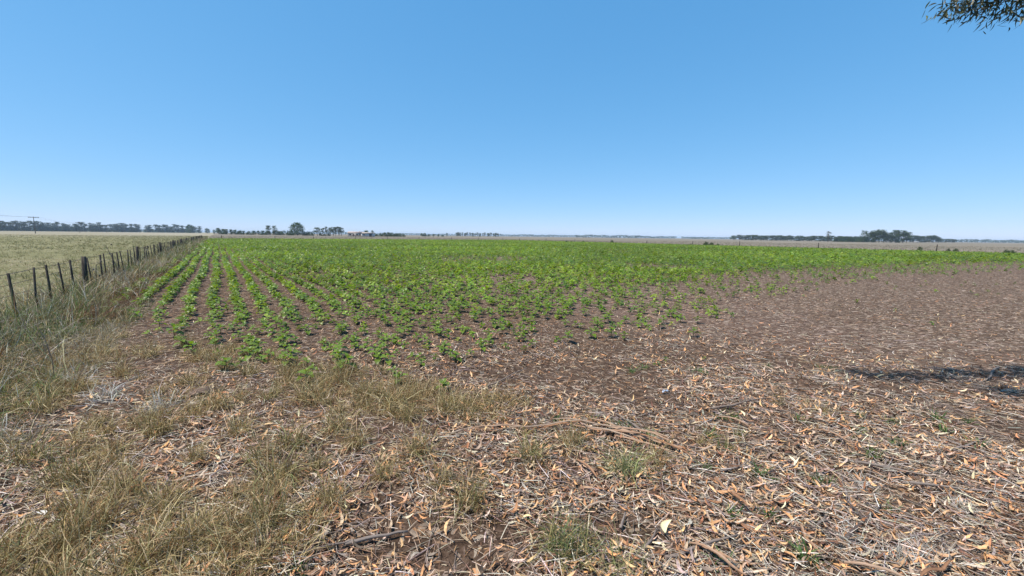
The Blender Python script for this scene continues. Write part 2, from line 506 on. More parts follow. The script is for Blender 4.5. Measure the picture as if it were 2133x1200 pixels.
def crop_points():
    rows = np.arange(-2.70, RIGHT_EDGE_V, 0.508)
    us = np.arange(2.0, FAR_EDGE_U, 0.16)
    U, Vv = np.meshgrid(us, rows)
    U = U + rng.normal(0, 0.05, U.shape); Vv = Vv + rng.normal(0, 1, U.shape) * (0.03 + 0.09 * np.clip((15 - U) / 6, 0, 1)) + 0.05 * np.sin(U * 0.35 + Vv)
    x = U * UX + Vv * VX; y = U * UY + Vv * VY
    x, y, U, Vv = x.ravel(), y.ravel(), U.ravel(), Vv.ravel()
    ok = (y > 3) & (np.abs(x) < 1.45 * y)
    x, y, U, Vv = x[ok], y[ok], U[ok], Vv[ok]
    jx, jy = x + (vnoise(x, y, 0.5, 3) - 0.5) * 2.2, y + (vnoise(x, y, 0.5, 4) - 0.5) * 2.2
    jx = jx + rng.normal(0, 0.03, len(x)) * y; jy = jy + rng.normal(0, 0.045, len(x)) * y
    d, s = inside(poly_dense, jx, jy), inside(poly_sparse, jx, jy)
    gaps = vnoise(x, y, 0.22, 5)
    p = np.where(d, np.where(gaps < 0.16, 0.35, 0.93), np.where(s, 0.12 + 0.5 * vnoise(x, y, 0.35, 6) + 0.36 * (x < 0.5), 0.0))
    far_sparse = (~s) & (y < 22) & (x > -2)
    p = np.where(far_sparse & (y > 5.5), 0.006 + 0.02 * (vnoise(x, y, 0.3, 9) > 0.62), p)
    keep = rng.random(len(x)) < p
    size = np.where(d, np.clip(1.0 + (np.hypot(x, y) - 12) / 60, 1.0, 1.35), 0.86) * rng.uniform(0.66, 1.34, len(x))
    size = np.where(~d & ~s, 0.6 * size, size)
    return x[keep], y[keep], size[keep], d[keep]

def build_crop():
    x, y, s, dense = crop_points()
    order = np.argsort(np.hypot(x, y)); x, y, s, dense = x[order], y[order], s[order], dense[order]
    # the 300 that show largest stand as plants of their own
    in_view = (np.abs(x) < 1.22 * y)
    show = np.where(in_view, s / np.hypot(x, y), 0)
    top = np.argsort(-show)[:300]
    single = np.zeros(len(x), bool); single[top] = True
    lib = []
    for k in range(5):
        r = random.Random(50 + k)
        sv, st = tube([(0, 0, -0.02), (0.006, 0.004, 0.1), (0, 0, 0.155)], [0.005, 0.004, 0.003], 5, True)
        stem = tri_mesh('seedling_stem', sv, st, M_crop, np.tile([[0.13, 0.17, 0.045]], (len(sv), 1)))
        leaves = []
        for hd, ti, sz, h in leaf_places(k, r):
            g = r.uniform(0.8, 1.2)
            me = tri_mesh('seedling_leaf', LEAF[0] * sz, LEAF[1], M_crop, np.tile([[0.135 * g, 0.205 * g, 0.02 * g]], (len(LEAF[0]), 1)), True)
            leaves.append((me, hd, ti, h))
        vv, tt, kk = seedling_template(k)
        nst = 9
        fol = tri_mesh('seedling_foliage', vv[nst:], tt[tt.min(1) >= nst] - nst, M_crop, kk[nst:] * np.array([[0.135, 0.205, 0.02]]), True)
        lib.append((stem, leaves, fol))
    for n, i in enumerate(top):
        k = rng.integers(5); stem, leaves, fol = lib[k]
        e = empty('sunflower_seedling', (x[i], y[i], gz1(x[i], y[i])), rng.uniform(0, 6.28), float(s[i]))
        tag(e, 'young sunflower seedling with broad green leaves standing in the crop rows', 'seedling', 'sunflower seedlings at the near edge of the crop')
        link('stem', stem, e)
        if n < 170:
            for me, hd, ti, h in leaves:
                link('leaf', me, e, (0, 0, h), rot=(0, -ti, hd))
        else:
            link('foliage', fol, e)
    rest = ~single
    dist = np.hypot(x, y)
    bag = Bag()
    near = rest & (dist < 26); mid = rest & (dist >= 26) & (dist < 48); far = rest & (dist >= 48) & (rng.random(len(x)) < 0.5)
    for msk, lo, grow in ((near, False, 1.0), (mid, True, 1.05), (far, True, 1.4)):
        idx = np.nonzero(msk)[0]; var = rng.integers(0, 5, len(idx))
        for k in range(5):
            q = idx[var == k]
            M = rots(rng.uniform(0, 6.28, len(q)), rng.normal(0, 0.2, len(q)), rng.normal(0, 0.2, len(q))) * (s[q] * grow)[:, None, None]
            pos = np.stack([x[q], y[q], gz(x[q], y[q])], 1)
            col = palette(len(q), [(0.13, 0.195, 0.02), (0.175, 0.225, 0.032), (0.085, 0.145, 0.018)], [4, 2, 2], 0.2) * (0.8 + 0.4 * vnoise(x[q], y[q], 0.09, 91) + 0.12 * vnoise(x[q], y[q], 0.5, 92))[:, None]
            bag.add(seedling_template(k, lo), M, pos, col)
    o = link('crop_rows', bag.mesh('crop_rows', M_crop, True))
    tag(o, 'dense green rows of young sunflower plants filling the flat field', 'crop', kind='stuff')
build_crop()

# ------------------------------------------------------------------ wire fence along the pasture
FENCE_V = -3.25
def fence_prism(h, w, lean, top=0.0):
    v, t = tube([(0, 0, -0.1), (lean * 0.5, 0.01, h * 0.5), (lean, 0, h)], [w * 0.55, w * 0.5, w * 0.47], 7)
    return v, t
def build_fence():
    u0 = -2.0
    x0, y0 = uv_to_xy(u0, FENCE_V)
    rz = math.atan2(UY, UX)
    f = empty('wire_fence', (x0, y0, 0), rz)
    tag(f, 'old wire fence of dark posts and thin battens between pasture and crop', 'fence')
    posts = [tri_mesh('fence_post', *fence_prism(1.17, 0.125, l), M_post) for l in (0.0, 0.03, -0.03)]
    batt = [tri_mesh('fence_batten', *fence_prism(1.09, w, l), M_post) for w, l in ((0.046, 0.03), (0.038, -0.05), (0.05, 0.0), (0.04, 0.07))]
    # the two stout posts seen nearest, then every seven metres
    us = []
    step = 10.3
    u = 17.1 - u0 - step * 2
    while u < 142:
        us.append(u); u += step
    allb = []
    for i, u in enumerate(us):
        wx, wy = uv_to_xy(u + u0, FENCE_V)
        link('post', posts[i % 3], f, (u, rng.normal(0, 0.02), gz1(wx, wy)), (0, 0, rng.uniform(0, 6)))
        nb = 9 if u < 70 else 5
        for k in range(1, nb + 1):
            ub = u + step * k / (nb + 1) + rng.normal(0, 0.06)
            link('batten', batt[rng.integers(4)], f, (ub, rng.normal(0, 0.02), rng.uniform(-0.03, 0.03)), (rng.normal(0, 0.025), rng.normal(0, 0.03), rng.uniform(0, 6)))
    for h in (1.06, 0.86, 0.65, 0.45, 0.25):
        pts = [(q, 0.05, h + rng.normal(0, 0.008)) for q in np.arange(-4.0, 144, 2.4)]
        v, t = tube(pts, [0.0055 if h > 1 else 0.004] * len(pts), 4)
        link('wire', tri_mesh('fence_wire', v, t, M_wire), f)
build_fence()

def boundary_fence(name, p0, p1, spacing, label, seed):
    r = random.Random(seed)
    p0, p1 = Vector(p0), Vector(p1); d = p1 - p0; ln = d.length
    f = empty(name, (p0.x, p0.y, 0), math.atan2(d.y, d.x)); tag(f, label, 'fence')
    me = tri_mesh('boundary_post', *fence_prism(1.25, 0.15, 0.02), M_post)
    q = 3.0
    while q < ln:
        link('post', me, f, (q, 0, 0), (r.gauss(0, .03), r.gauss(0, .03), r.uniform(0, 6)), (1, 1, r.uniform(0.85, 1.1)))
        q += spacing * r.uniform(0.8, 1.2)
    for h in (1.1, 0.75, 0.4):
        v, t = tube([(0, 0, h), (ln / 2, 0, h - 0.02), (ln, 0, h)], [0.004] * 3, 4)
        link('wire', tri_mesh('boundary_wire', v, t, M_wire), f)
a = uv_to_xy(142, -2); b = uv_to_xy(142, 102); c = uv_to_xy(-30, 102)
boundary_fence('boundary_fence', (*a, 0), (*b, 0), 13.0, 'sparse post and wire fence across the far end of the crop rows', 1)
boundary_fence('boundary_fence', (*b, 0), (*c, 0), 15.0, 'sparse post and wire fence along the side of the crop by the stubble', 2)

# ------------------------------------------------------------------ grasses and weeds
BL = [blade(b, l) for b, l in ((0.2, 0.0), (0.6, 0.1), (1.1, 0.1), (1.7, 0.15), (0.9, 0.5))]
DRY = [(0.38, 0.29, 0.15), (0.27, 0.21, 0.09), (0.53, 0.43, 0.26), (0.13, 0.11, 0.04), (0.18, 0.10, 0.045)]
GREY = [(0.30, 0.27, 0.22), (0.48, 0.44, 0.38), (0.13, 0.11, 0.085), (0.15, 0.155, 0.085)]
GREEN = [(0.10, 0.16, 0.045), (0.14, 0.19, 0.06), (0.19, 0.20, 0.09), (0.07, 0.12, 0.035)]

def add_blades(bag, x, y, z, L, W, col, lean=0.25):
    n = len(x); var = rng.integers(0, len(BL), n); yaw = rng.uniform(0, 6.28, n)
    roll = rng.normal(0, lean, n); pitch = rng.normal(0, lean, n)
    R0 = rots(yaw, pitch, roll)
    for k in range(len(BL)):
        q = np.nonzero(var == k)[0]
        S3 = np.zeros((len(q), 3, 3)); S3[:, 0, 0] = L[q]; S3[:, 1, 1] = W[q]; S3[:, 2, 2] = L[q]
        bag.add(BL[k], R0[q] @ S3, np.stack([x[q], y[q], z[q]], 1), col[q])

def tufts_into(bag, cx, cy, radius, height, nb, cols, wts, width=0.004, lean=0.25):
    """nb blades around each centre"""
    n = len(cx); rep = np.repeat(np.arange(n), nb)
    k = len(rep)
    rr = radius[rep] * np.sqrt(rng.random(k)); an = rng.uniform(0, 6.28, k)
    x, y = cx[rep] + rr * np.cos(an), cy[rep] + rr * np.sin(an)
    L = height[rep] * rng.uniform(0.45, 1.15, k)
    tone = rng.normal(1, 0.12, (n, 1))[rep]
    col = np.clip(palette(k, cols, wts) * tone, 0.01, 0.8)
    add_blades(bag, x, y, gz(x, y) - 0.01, L, np.full(k, width) * rng.uniform(0.7, 1.5, k), col, lean)

def tuft_mesh(name, r, h, nb, cols, wts, width=0.004, lean=0.28):
    bag = Bag(); k = nb
    rr = r * np.sqrt(rng.random(k)); an = rng.uniform(0, 6.28, k)
    add_blades(bag, rr * np.cos(an), rr * np.sin(an), np.full(k, -0.01), h * rng.uniform(0.4, 1.15, k), np.full(k, width) * rng.uniform(0.7, 1.5, k), palette(k, cols, wts), lean)
    return bag.mesh(name, M_grass)

grass_poly = G((-400, 640), (210, 615), (330, 690), (480, 722), (640, 760), (840, 790), (960, 840), (900, 900), (800, 950), (720, 1040), (640, 1150), (560, 1260), (520, 1500)) + [(-6, 1.0)]
edge_poly = G((330, 690), (640, 752), (860, 785), (1120, 900), (1000, 960), (960, 1100), (900, 1260), (500, 1400), (500, 900))

def build_foreground_grass():
    bag = Bag()
    # loose dry grass through the litter
    x, y = spread(14000, 1.6, 10.5, 1.0)
    pat = vnoise(x, y, 1.1, 21) * 0.6 + vnoise(x, y, 3.3, 22) * 0.4
    i1, i2 = inside(grass_poly, x, y), inside(edge_poly, x, y)
    keep = (i1 & (pat > 0.57)) | (i2 & ~i1 & (pat > 0.60)) | ((~i1 & ~i2) & (pat > 0.80) & (y < 6))
    x, y = x[keep], y[keep]; n = len(x)
    tufts_into(bag, x, y, rng.uniform(0.02, 0.075, n), 0.08 + 0.28 * rng.random(n) ** 1.4, 24, DRY, [5, 4, 4, 4, 5], 0.0036, 0.30)
    # greyer and greener growth towards the fence
    u, v = rng.uniform(1.0, 14, 2300), rng.uniform(-3.6, -1.5, 2300)
    x, y = u * UX + v * VX, u * UY + v * VY; n = len(x)
    g = vnoise(x, y, 0.7, 31)
    a = g > 0.55; h = rng.uniform(0.12, 0.38, n)
    tufts_into(bag, x[a], y[a], rng.uniform(0.05, 0.14, a.sum()), h[a], 16, GREEN + GREY + DRY, [3, 3, 2, 2, 2, 2, 3, 2, 2, 2, 2, 2, 2], 0.0045, 0.4)
    tufts_into(bag, x[~a], y[~a], rng.uniform(0.05, 0.14, (~a).sum()), h[~a] * 0.9, 16, GREY + DRY, [3, 3, 2, 2, 2, 2, 1, 1, 1], 0.004, 0.55)
    o = link('dry_grass', bag.mesh('dry_grass', M_grass))
    tag(o, 'thin dry straw and olive grass growing through the leaf litter', 'grass', kind='stuff')
build_foreground_grass()

def build_fence_weeds():
    bag = Bag()
    n = 6500
    u = 2 + 140 * rng.random(n) ** 2.0
    v = FENCE_V + rng.normal(0.25, 0.42, n)
    x, y = u * UX + v * VX, u * UY + v * VY
    g = vnoise(x, y, 0.45, 41)
    h = rng.uniform(0.4, 0.95, n) * (0.75 + 0.5 * g)
    wide = 0.005 + 0.00022 * u
    k = g > 0.52
    tone = u[:, None] * 0
    for sel, cols, w in ((k, GREY + GREEN + DRY, [2, 3, 4, 3, 4, 3, 2, 4, 1, 1, 2, 2, 3]), (~k, GREY + DRY, [2, 2, 4, 2, 1, 1, 2, 2, 4])):
        q = np.nonzero(sel)[0]
        for lo, hi in ((0, 15), (15, 40), (40, 200)):
            qq = q[(u[q] >= lo) & (u[q] < hi)]
            if len(qq): tufts_into(bag, x[qq], y[qq], rng.uniform(0.08, 0.25, len(qq)), h[qq], 13, cols, w, float(wide[qq].mean()), 0.42)
    # reddish brown dead dock between the fence and the first rows
    n = 6500; u = 11.5 + 85 * rng.random(n) ** 1.8; v = rng.normal(-2.5, 0.27, n)
    x, y = u * UX + v * VX, u * UY + v * VY
    tufts_into(bag, x, y, rng.uniform(0.08, 0.2, n), rng.uniform(0.15, 0.42, n), 14, [(0.135, 0.065, 0.035), (0.19, 0.10, 0.055), (0.08, 0.04, 0.025), (0.28, 0.185, 0.105)], [4, 3, 3, 2], 0.0075, 0.4)
    o = link('fence_weeds', bag.mesh('fence_weeds', M_grass))
    tag(o, 'tangled grey and brown weeds grown up along the wire fence', 'weeds', kind='stuff')
build_fence_weeds()

def build_pasture():
    bag = Bag()
    n = 26000
    d = 2.5 + 260 * rng.random(n) ** 2.3
    u = rng.uniform(-0.1, 1.0, n); ang = rng.uniform(R(0), R(75), n)
    x = -np.abs(np.sin(ang)) * d * 1.0; y = np.cos(ang) * d
    xx, yy = uv_to_xy(0, 0)
    x, y = uv_to_xy(6 + 250 * rng.random(n) ** 1.7, FENCE_V - 0.4 - 190 * rng.random(n) ** 2.2)
    dist = np.hypot(x, y)
    for lo, hi, w, nb in ((0, 25, 0.006, 12), (25, 60, 0.014, 9), (60, 400, 0.035, 6)):
        q = np.nonzero((dist >= lo) & (dist < hi))[0]
        tufts_into(bag, x[q], y[q], rng.uniform(0.1, 0.35, len(q)), rng.uniform(0.14, 0.36, len(q)), nb,
                   [(0.22, 0.195, 0.105), (0.16, 0.16, 0.07), (0.29, 0.26, 0.165), (0.11, 0.12, 0.045)], [4, 4, 3, 2], w, 0.4)
    o = link('pasture_grass', bag.mesh('pasture_grass', M_grass))
    tag(o, 'pale straw and olive pasture grass beyond the wire fence', 'grass', kind='stuff')
build_pasture()

def build_stubble():
    bag = Bag(); n = 16000
    a = rng.random(n) < 0.5
    u = np.where(a, 140 + 160 * rng.random(n) ** 2, rng.uniform(-25, 150, n)); v = np.where(a, rng.uniform(-3, 160, n), 99 + 160 * rng.random(n) ** 2)
    x, y = u * UX + v * VX, u * UY + v * VY
    tufts_into(bag, x, y, rng.uniform(0.2, 0.6, n), rng.uniform(0.15, 0.42, n), 6, [(0.21, 0.18, 0.14), (0.27, 0.235, 0.185), (0.16, 0.135, 0.10), (0.14, 0.13, 0.08)], [4, 3, 2, 1], 0.05, 0.4)
    # rank dark strip under the boundary wire
    n = 1500; a = rng.random(n) < 0.55
    u = np.where(a, rng.normal(141, 0.5, n), rng.uniform(-10, 141, n)); v = np.where(a, rng.uniform(-2, 100, n), rng.normal(100, 0.6, n))
    g = vnoise(u, v, 0.12, 77) > 0.45
    x, y = u * UX + v * VX, u * UY + v * VY
    tufts_into(bag, x[g], y[g], rng.uniform(0.2, 0.6, g.sum()), rng.uniform(0.25, 0.65, g.sum()), 9, [(0.16, 0.12, 0.07), (0.12, 0.13, 0.05), (0.24, 0.18, 0.11)], [3, 3, 2], 0.05, 0.4)
    o = link('stubble', bag.mesh('stubble', M_grass))
    tag(o, 'pale stubble and rank grass beyond the crop boundary', 'stubble', kind='stuff')
build_stubble()

# ------------------------------------------------------------------ leaf litter, straw and twigs
LT = [gum_leaf(s, c) for s, c in ((0.06, 0.10), (0.12, 0.2), (0.18, -0.08), (-0.1, 0.28), (0.0, 0.12), (0.24, 0.18))]
LEAFC = [(0.47, 0.235, 0.105), (0.53, 0.315, 0.165), (0.36, 0.25, 0.175), (0.27, 0.125, 0.06), (0.13, 0.065, 0.04), (0.56, 0.44, 0.30), (0.38, 0.31, 0.25), (0.20, 0.14, 0.105)]
LEAFW = [6, 7, 4, 4, 4, 3, 3, 3]
def litter_amount(x, y):
    """how thick the leaf fall lies, 0..1: heavy under the tree, thin towards the crop"""
    d = np.hypot(x, y)
    a = np.clip((9.5 - d + 0.18 * x) / 4.0, 0, 1)
    patch = vnoise(x, y, 0.75, 61) * 0.6 + vnoise(x, y, 2.1, 62) * 0.4
    a = a * np.clip((patch - 0.24) / 0.26, 0.10, 1)
    for cx_, cy_, rx_, ry_ in ((0.9, 5.6, 1.6, 0.75), (-0.35, 2.35, 0.75, 0.28), (0.75, 2.5, 0.35, 0.2)):      # swept earth
        a = a * np.clip(((x - cx_) / rx_) ** 2 + ((y - cy_) / ry_) ** 2 - 0.25, 0.12, 1)
    a = np.where(inside(grass_poly, x, y), a * 0.7, a)
    return a
def build_litter():
    bag = Bag()
    x, y = spread(105000, 1.5, 14.0, 1.0)
    keep = rng.random(len(x)) < np.maximum(litter_amount(x, y), 0.05)
    x, y = x[keep], y[keep]; n = len(x)
    L = 0.032 + 0.085 * rng.random(n) ** 1.5; var = rng.integers(0, len(LT), n)
    M = rots(rng.uniform(0, 6.28, n), rng.normal(0, 0.3, n), rng.normal(0, 0.5, n)) * L[:, None, None]
    wid = rng.uniform(0.6, 1.3, n)
    col = palette(n, LEAFC, LEAFW, 0.2)
    z = gz(x, y) + 0.004 + 0.045 * rng.random(n) ** 2
    for k in range(len(LT)):
        q = np.nonzero(var == k)[0]; S3 = np.zeros((len(q), 3, 3)); S3[:, 0, 0] = 1; S3[:, 1, 1] = wid[q]; S3[:, 2, 2] = 1
        bag.add(LT[k], M[q] @ S3, np.stack([x[q], y[q], z[q]], 1), col[q])
    o = link('leaf_litter', bag.mesh('leaf_litter', M_litter))
    tag(o, 'tan and orange gum leaves carpeting the ground', 'leaf litter', kind='stuff')

    bag = Bag()      # straw, bark shreds and twigs
    st = [strip([(-0.5, 0, 0), (0, b, 0.03), (0.5, 0, 0)], [1, 1, 0.7]) for b in (0.0, 0.06, -0.1)]
    x, y = spread(120000, 1.5, 28.0, 1.1); n = len(x)
    mid = np.clip(1 - np.exp(-((y - 7.2) / 2.2) ** 2) * 0.55, 0, 1)
    keep = rng.random(n) < np.where(inside(poly_dense, x, y), 0.5, 0.95 * mid); x, y = x[keep], y[keep]; n = len(x)
    d = np.hypot(x, y)
    L = rng.uniform(0.03, 0.16, n) * rng.uniform(0.5, 1.4, n); W = rng.uniform(0.0018, 0.0055, n) * np.clip(d / 6, 1, 2.2)
    col = palette(n, [(0.35, 0.265, 0.20), (0.45, 0.37, 0.29), (0.25, 0.165, 0.115), (0.15, 0.095, 0.065), (0.34, 0.19, 0.10), (0.09, 0.055, 0.04)], [4, 3, 4, 4, 3, 4], 0.22)
    M = rots(rng.uniform(0, 6.28, n), rng.normal(0, 0.25, n), rng.normal(0, 0.14, n))
    var = rng.integers(0, 3, n); z = gz(x, y) + 0.003 + 0.03 * rng.random(n) ** 2
    for k in range(3):
        q = np.nonzero(var == k)[0]; S3 = np.zeros((len(q), 3, 3)); S3[:, 0, 0] = L[q]; S3[:, 1, 1] = W[q]; S3[:, 2, 2] = L[q]
        bag.add(st[k], M[q] @ S3, np.stack([x[q], y[q], z[q]], 1), col[q])
    x, y = spread(42000, 1.5, 9.0, 1.0); n = len(x)
    dry_side = np.clip(0.35 + 0.16 * x, 0.15, 1) + 0.5 * inside(grass_poly, x, y)
    bare = np.clip(litter_amount(x, y) * 1.2, 0.15, 1)
    keep = rng.random(n) < np.maximum(dry_side * bare, 0.25 * inside(grass_poly, x, y)); x, y = x[keep], y[keep]; n = len(x)
    L = rng.uniform(0.05, 0.20, n); W = rng.uniform(0.002, 0.0055, n)
    col = palette(n, [(0.44, 0.38, 0.32), (0.54, 0.48, 0.41), (0.34, 0.27, 0.21), (0.44, 0.30, 0.19), (0.20, 0.15, 0.12)], [5, 4, 4, 2, 2], 0.18)
    M = rots(rng.normal(-0.45, 0.75, n) + 0.25 * (x < -1), rng.normal(0, 0.3, n), rng.normal(0, 0.10, n)); var = rng.integers(0, 3, n)
    z = gz(x, y) + 0.008 + 0.042 * rng.random(n) ** 1.5
    for k in range(3):
        q = np.nonzero(var == k)[0]; S3 = np.zeros((len(q), 3, 3)); S3[:, 0, 0] = L[q]; S3[:, 1, 1] = W[q]; S3[:, 2, 2] = L[q]
        v3, t3 = st[k]; bag.add((v3 * (1, 1, 1), t3), M[q] @ S3, np.stack([x[q], y[q], z[q]], 1), col[q])
    tw = [tube([(-0.5, 0, 0), (-0.1, b, 0.02), (0.25, -b, 0.01), (0.5, b, 0)], [1, 0.9, 0.8, 0.5], 4, False) for b in (0.02, 0.06, -0.08)]
    x, y = spread(10000, 1.5, 13.0, 1.0); n = len(x)
    keep = rng.random(n) < np.maximum(litter_amount(x, y), 0.12); x, y = x[keep], y[keep]; n = len(x)
    L = rng.uniform(0.1, 0.5, n); W = rng.uniform(0.0015, 0.0045, n)
    col = palette(n, [(0.13, 0.10, 0.085), (0.24, 0.19, 0.165), (0.34, 0.29, 0.26), (0.22, 0.125, 0.085)], [3, 4, 3, 3], 0.2)
    M = rots(rng.uniform(0, 6.28, n), np.zeros(n), rng.normal(0, 0.06, n)); var = rng.integers(0, 3, n)
    z = gz(x, y) + 0.012 + 0.02 * rng.random(n)
    for k in range(3):
        q = np.nonzero(var == k)[0]
        v, t = tw[k]
        base = v.copy(); S3 = np.zeros((len(q), 3, 3)); S3[:, 0, 0] = L[q]; S3[:, 1, 1] = W[q] ; S3[:, 2, 2] = W[q]
        # keep the sideways wander in proportion to the length, the thickness to W
        path = np.array([(-0.5, 0, 0), (-0.1, (0.02, 0.06, -0.08)[k], 0.0), (0.25, -(0.02, 0.06, -0.08)[k], 0.0), (0.5, (0.02, 0.06, -0.08)[k], 0)])
        ring = v.reshape(4, 4, 3) - np.array([(-0.5, 0, 0), (-0.1, (0.02, 0.06, -0.08)[k], 0.02), (0.25, -(0.02, 0.06, -0.08)[k], 0.01), (0.5, (0.02, 0.06, -0.08)[k], 0)])[:, None, :]
        Wd = (path[None, :, None, :] * L[q][:, None, None, None] + ring[None] * W[q][:, None, None, None]).reshape(len(q), 16, 3)
        Wv = np.einsum('nij,nkj->nki', M[q], Wd) + np.stack([x[q], y[q], z[q]], 1)[:, None, :]
        bag.V.append(Wv.reshape(-1, 3)); bag.T.append((t[None] + (np.arange(len(q)) * 16)[:, None, None] + bag.n).reshape(-1, 3))
        bag.Cc.append(np.repeat(col[q], 16, 0)); bag.n += 16 * len(q)
    o = link('straw_litter', bag.mesh('straw_litter', M_litter))
    tag(o, 'grey straw, bark shreds and fine twigs strewn over the soil', 'straw', kind='stuff')
build_litter()

def build_fallen_leaves():
    lib = []
    for s, c in ((0.08, 0.12), (0.16, 0.22), (0.22, -0.10), (-0.12, 0.30), (0.02, 0.16), (0.28, 0.2), (0.12, 0.42)):
        v, t = gum_leaf(s, c, 9, 0.22, 0.19)
        lib.append(tri_mesh('fallen_leaf', v, t, M_fallen, smooth=True))
    n = 0
    while n < 290:
        x, y = (float(q[0]) for q in spread(1, 2.0, 5.2, 0.6, 1.22))
        if rng.random() > float(litter_amount(np.array([x]), np.array([y]))[0]) + 0.1: continue
        o = link('fallen_leaf', lib[rng.integers(len(lib))], None, (x, y, gz1(x, y) + rng.uniform(0.022, 0.04)),
                 (rng.normal(0, 0.25), rng.normal(0, 0.2), rng.uniform(0, 6.28)), float(rng.uniform(0.075, 0.13)))
        tag(o, 'dry curled gum leaf lying loose on top of the leaf litter', 'leaf', 'dry gum leaves on the ground'); n += 1
build_fallen_leaves()

def stick_mesh(name, L, r0, seed, mat, kink=0.06, fork=False):
    r = random.Random(seed); pts, rad = [], []; k = 7
    off = 0
    for i in range(k):
        t = i / (k - 1); off += r.uniform(-kink, kink) * L / 2
        pts.append(((t - 0.5) * L, off, r0 + r.uniform(0, 0.01))); rad.append(r0 * (1 - 0.55 * t))
    parts = [tube(pts, rad, 7)]
    if fork:
        p = Vector(pts[3]); s = r.choice((-1, 1))
        parts.append(tube([p, p + Vector((0.12 * L, s * 0.1 * L, 0.01)), p + Vector((0.26 * L, s * 0.26 * L, 0.015))], [r0 * 0.7, r0 * 0.55, r0 * 0.3], 6))
    v, t = join(parts)
    return tri_mesh(name, v, t, mat, smooth=True)

def bark_mesh(L, w, seed):
    """a curled strip of shed bark with thickness"""
    r = random.Random(seed); k = 9; off = 0; top, T = [], []
    for i in range(k):
        t = i / (k - 1); off += r.uniform(-0.025, 0.025) * L; ww = w * (0.35 + math.sin(math.pi * t) ** 0.6 * r.uniform(0.6, 1.0))
        z = 0.015 + 0.03 * abs(math.sin(3 * t + seed))
        for j, (yy, zz) in enumerate(((-0.5, 0.35), (0, 0.0), (0.5, 0.4))):
            top.append(((t - 0.5) * L, off + yy * ww, z + zz * ww))
    top = np.array(top); bot = top - (0, 0, 0.004); n = len(top)
    for i in range(k - 1):
        for j in range(2):
            a, b = i * 3 + j, i * 3 + j + 1
            T += [(a, a + 3, b + 3), (a, b + 3, b), (n + a, n + b + 3, n + a + 3), (n + a, n + b, n + b + 3)]
        for j, fl in ((0, 1), (2, 0)):
            a = i * 3 + j; q = [(a, n + a, n + a + 3), (a, n + a + 3, a + 3)]
            T += [x[::-1] for x in q] if fl else q
    return tri_mesh('bark_strip', np.vstack([top, bot]), np.array(T), M_barkstrip)

def between(p, q):
    a, b = Vector((*ground(*p), 0)), Vector((*ground(*q), 0)); d = b - a
    return (a + b) / 2, d.length, math.atan2(d.y, d.x)

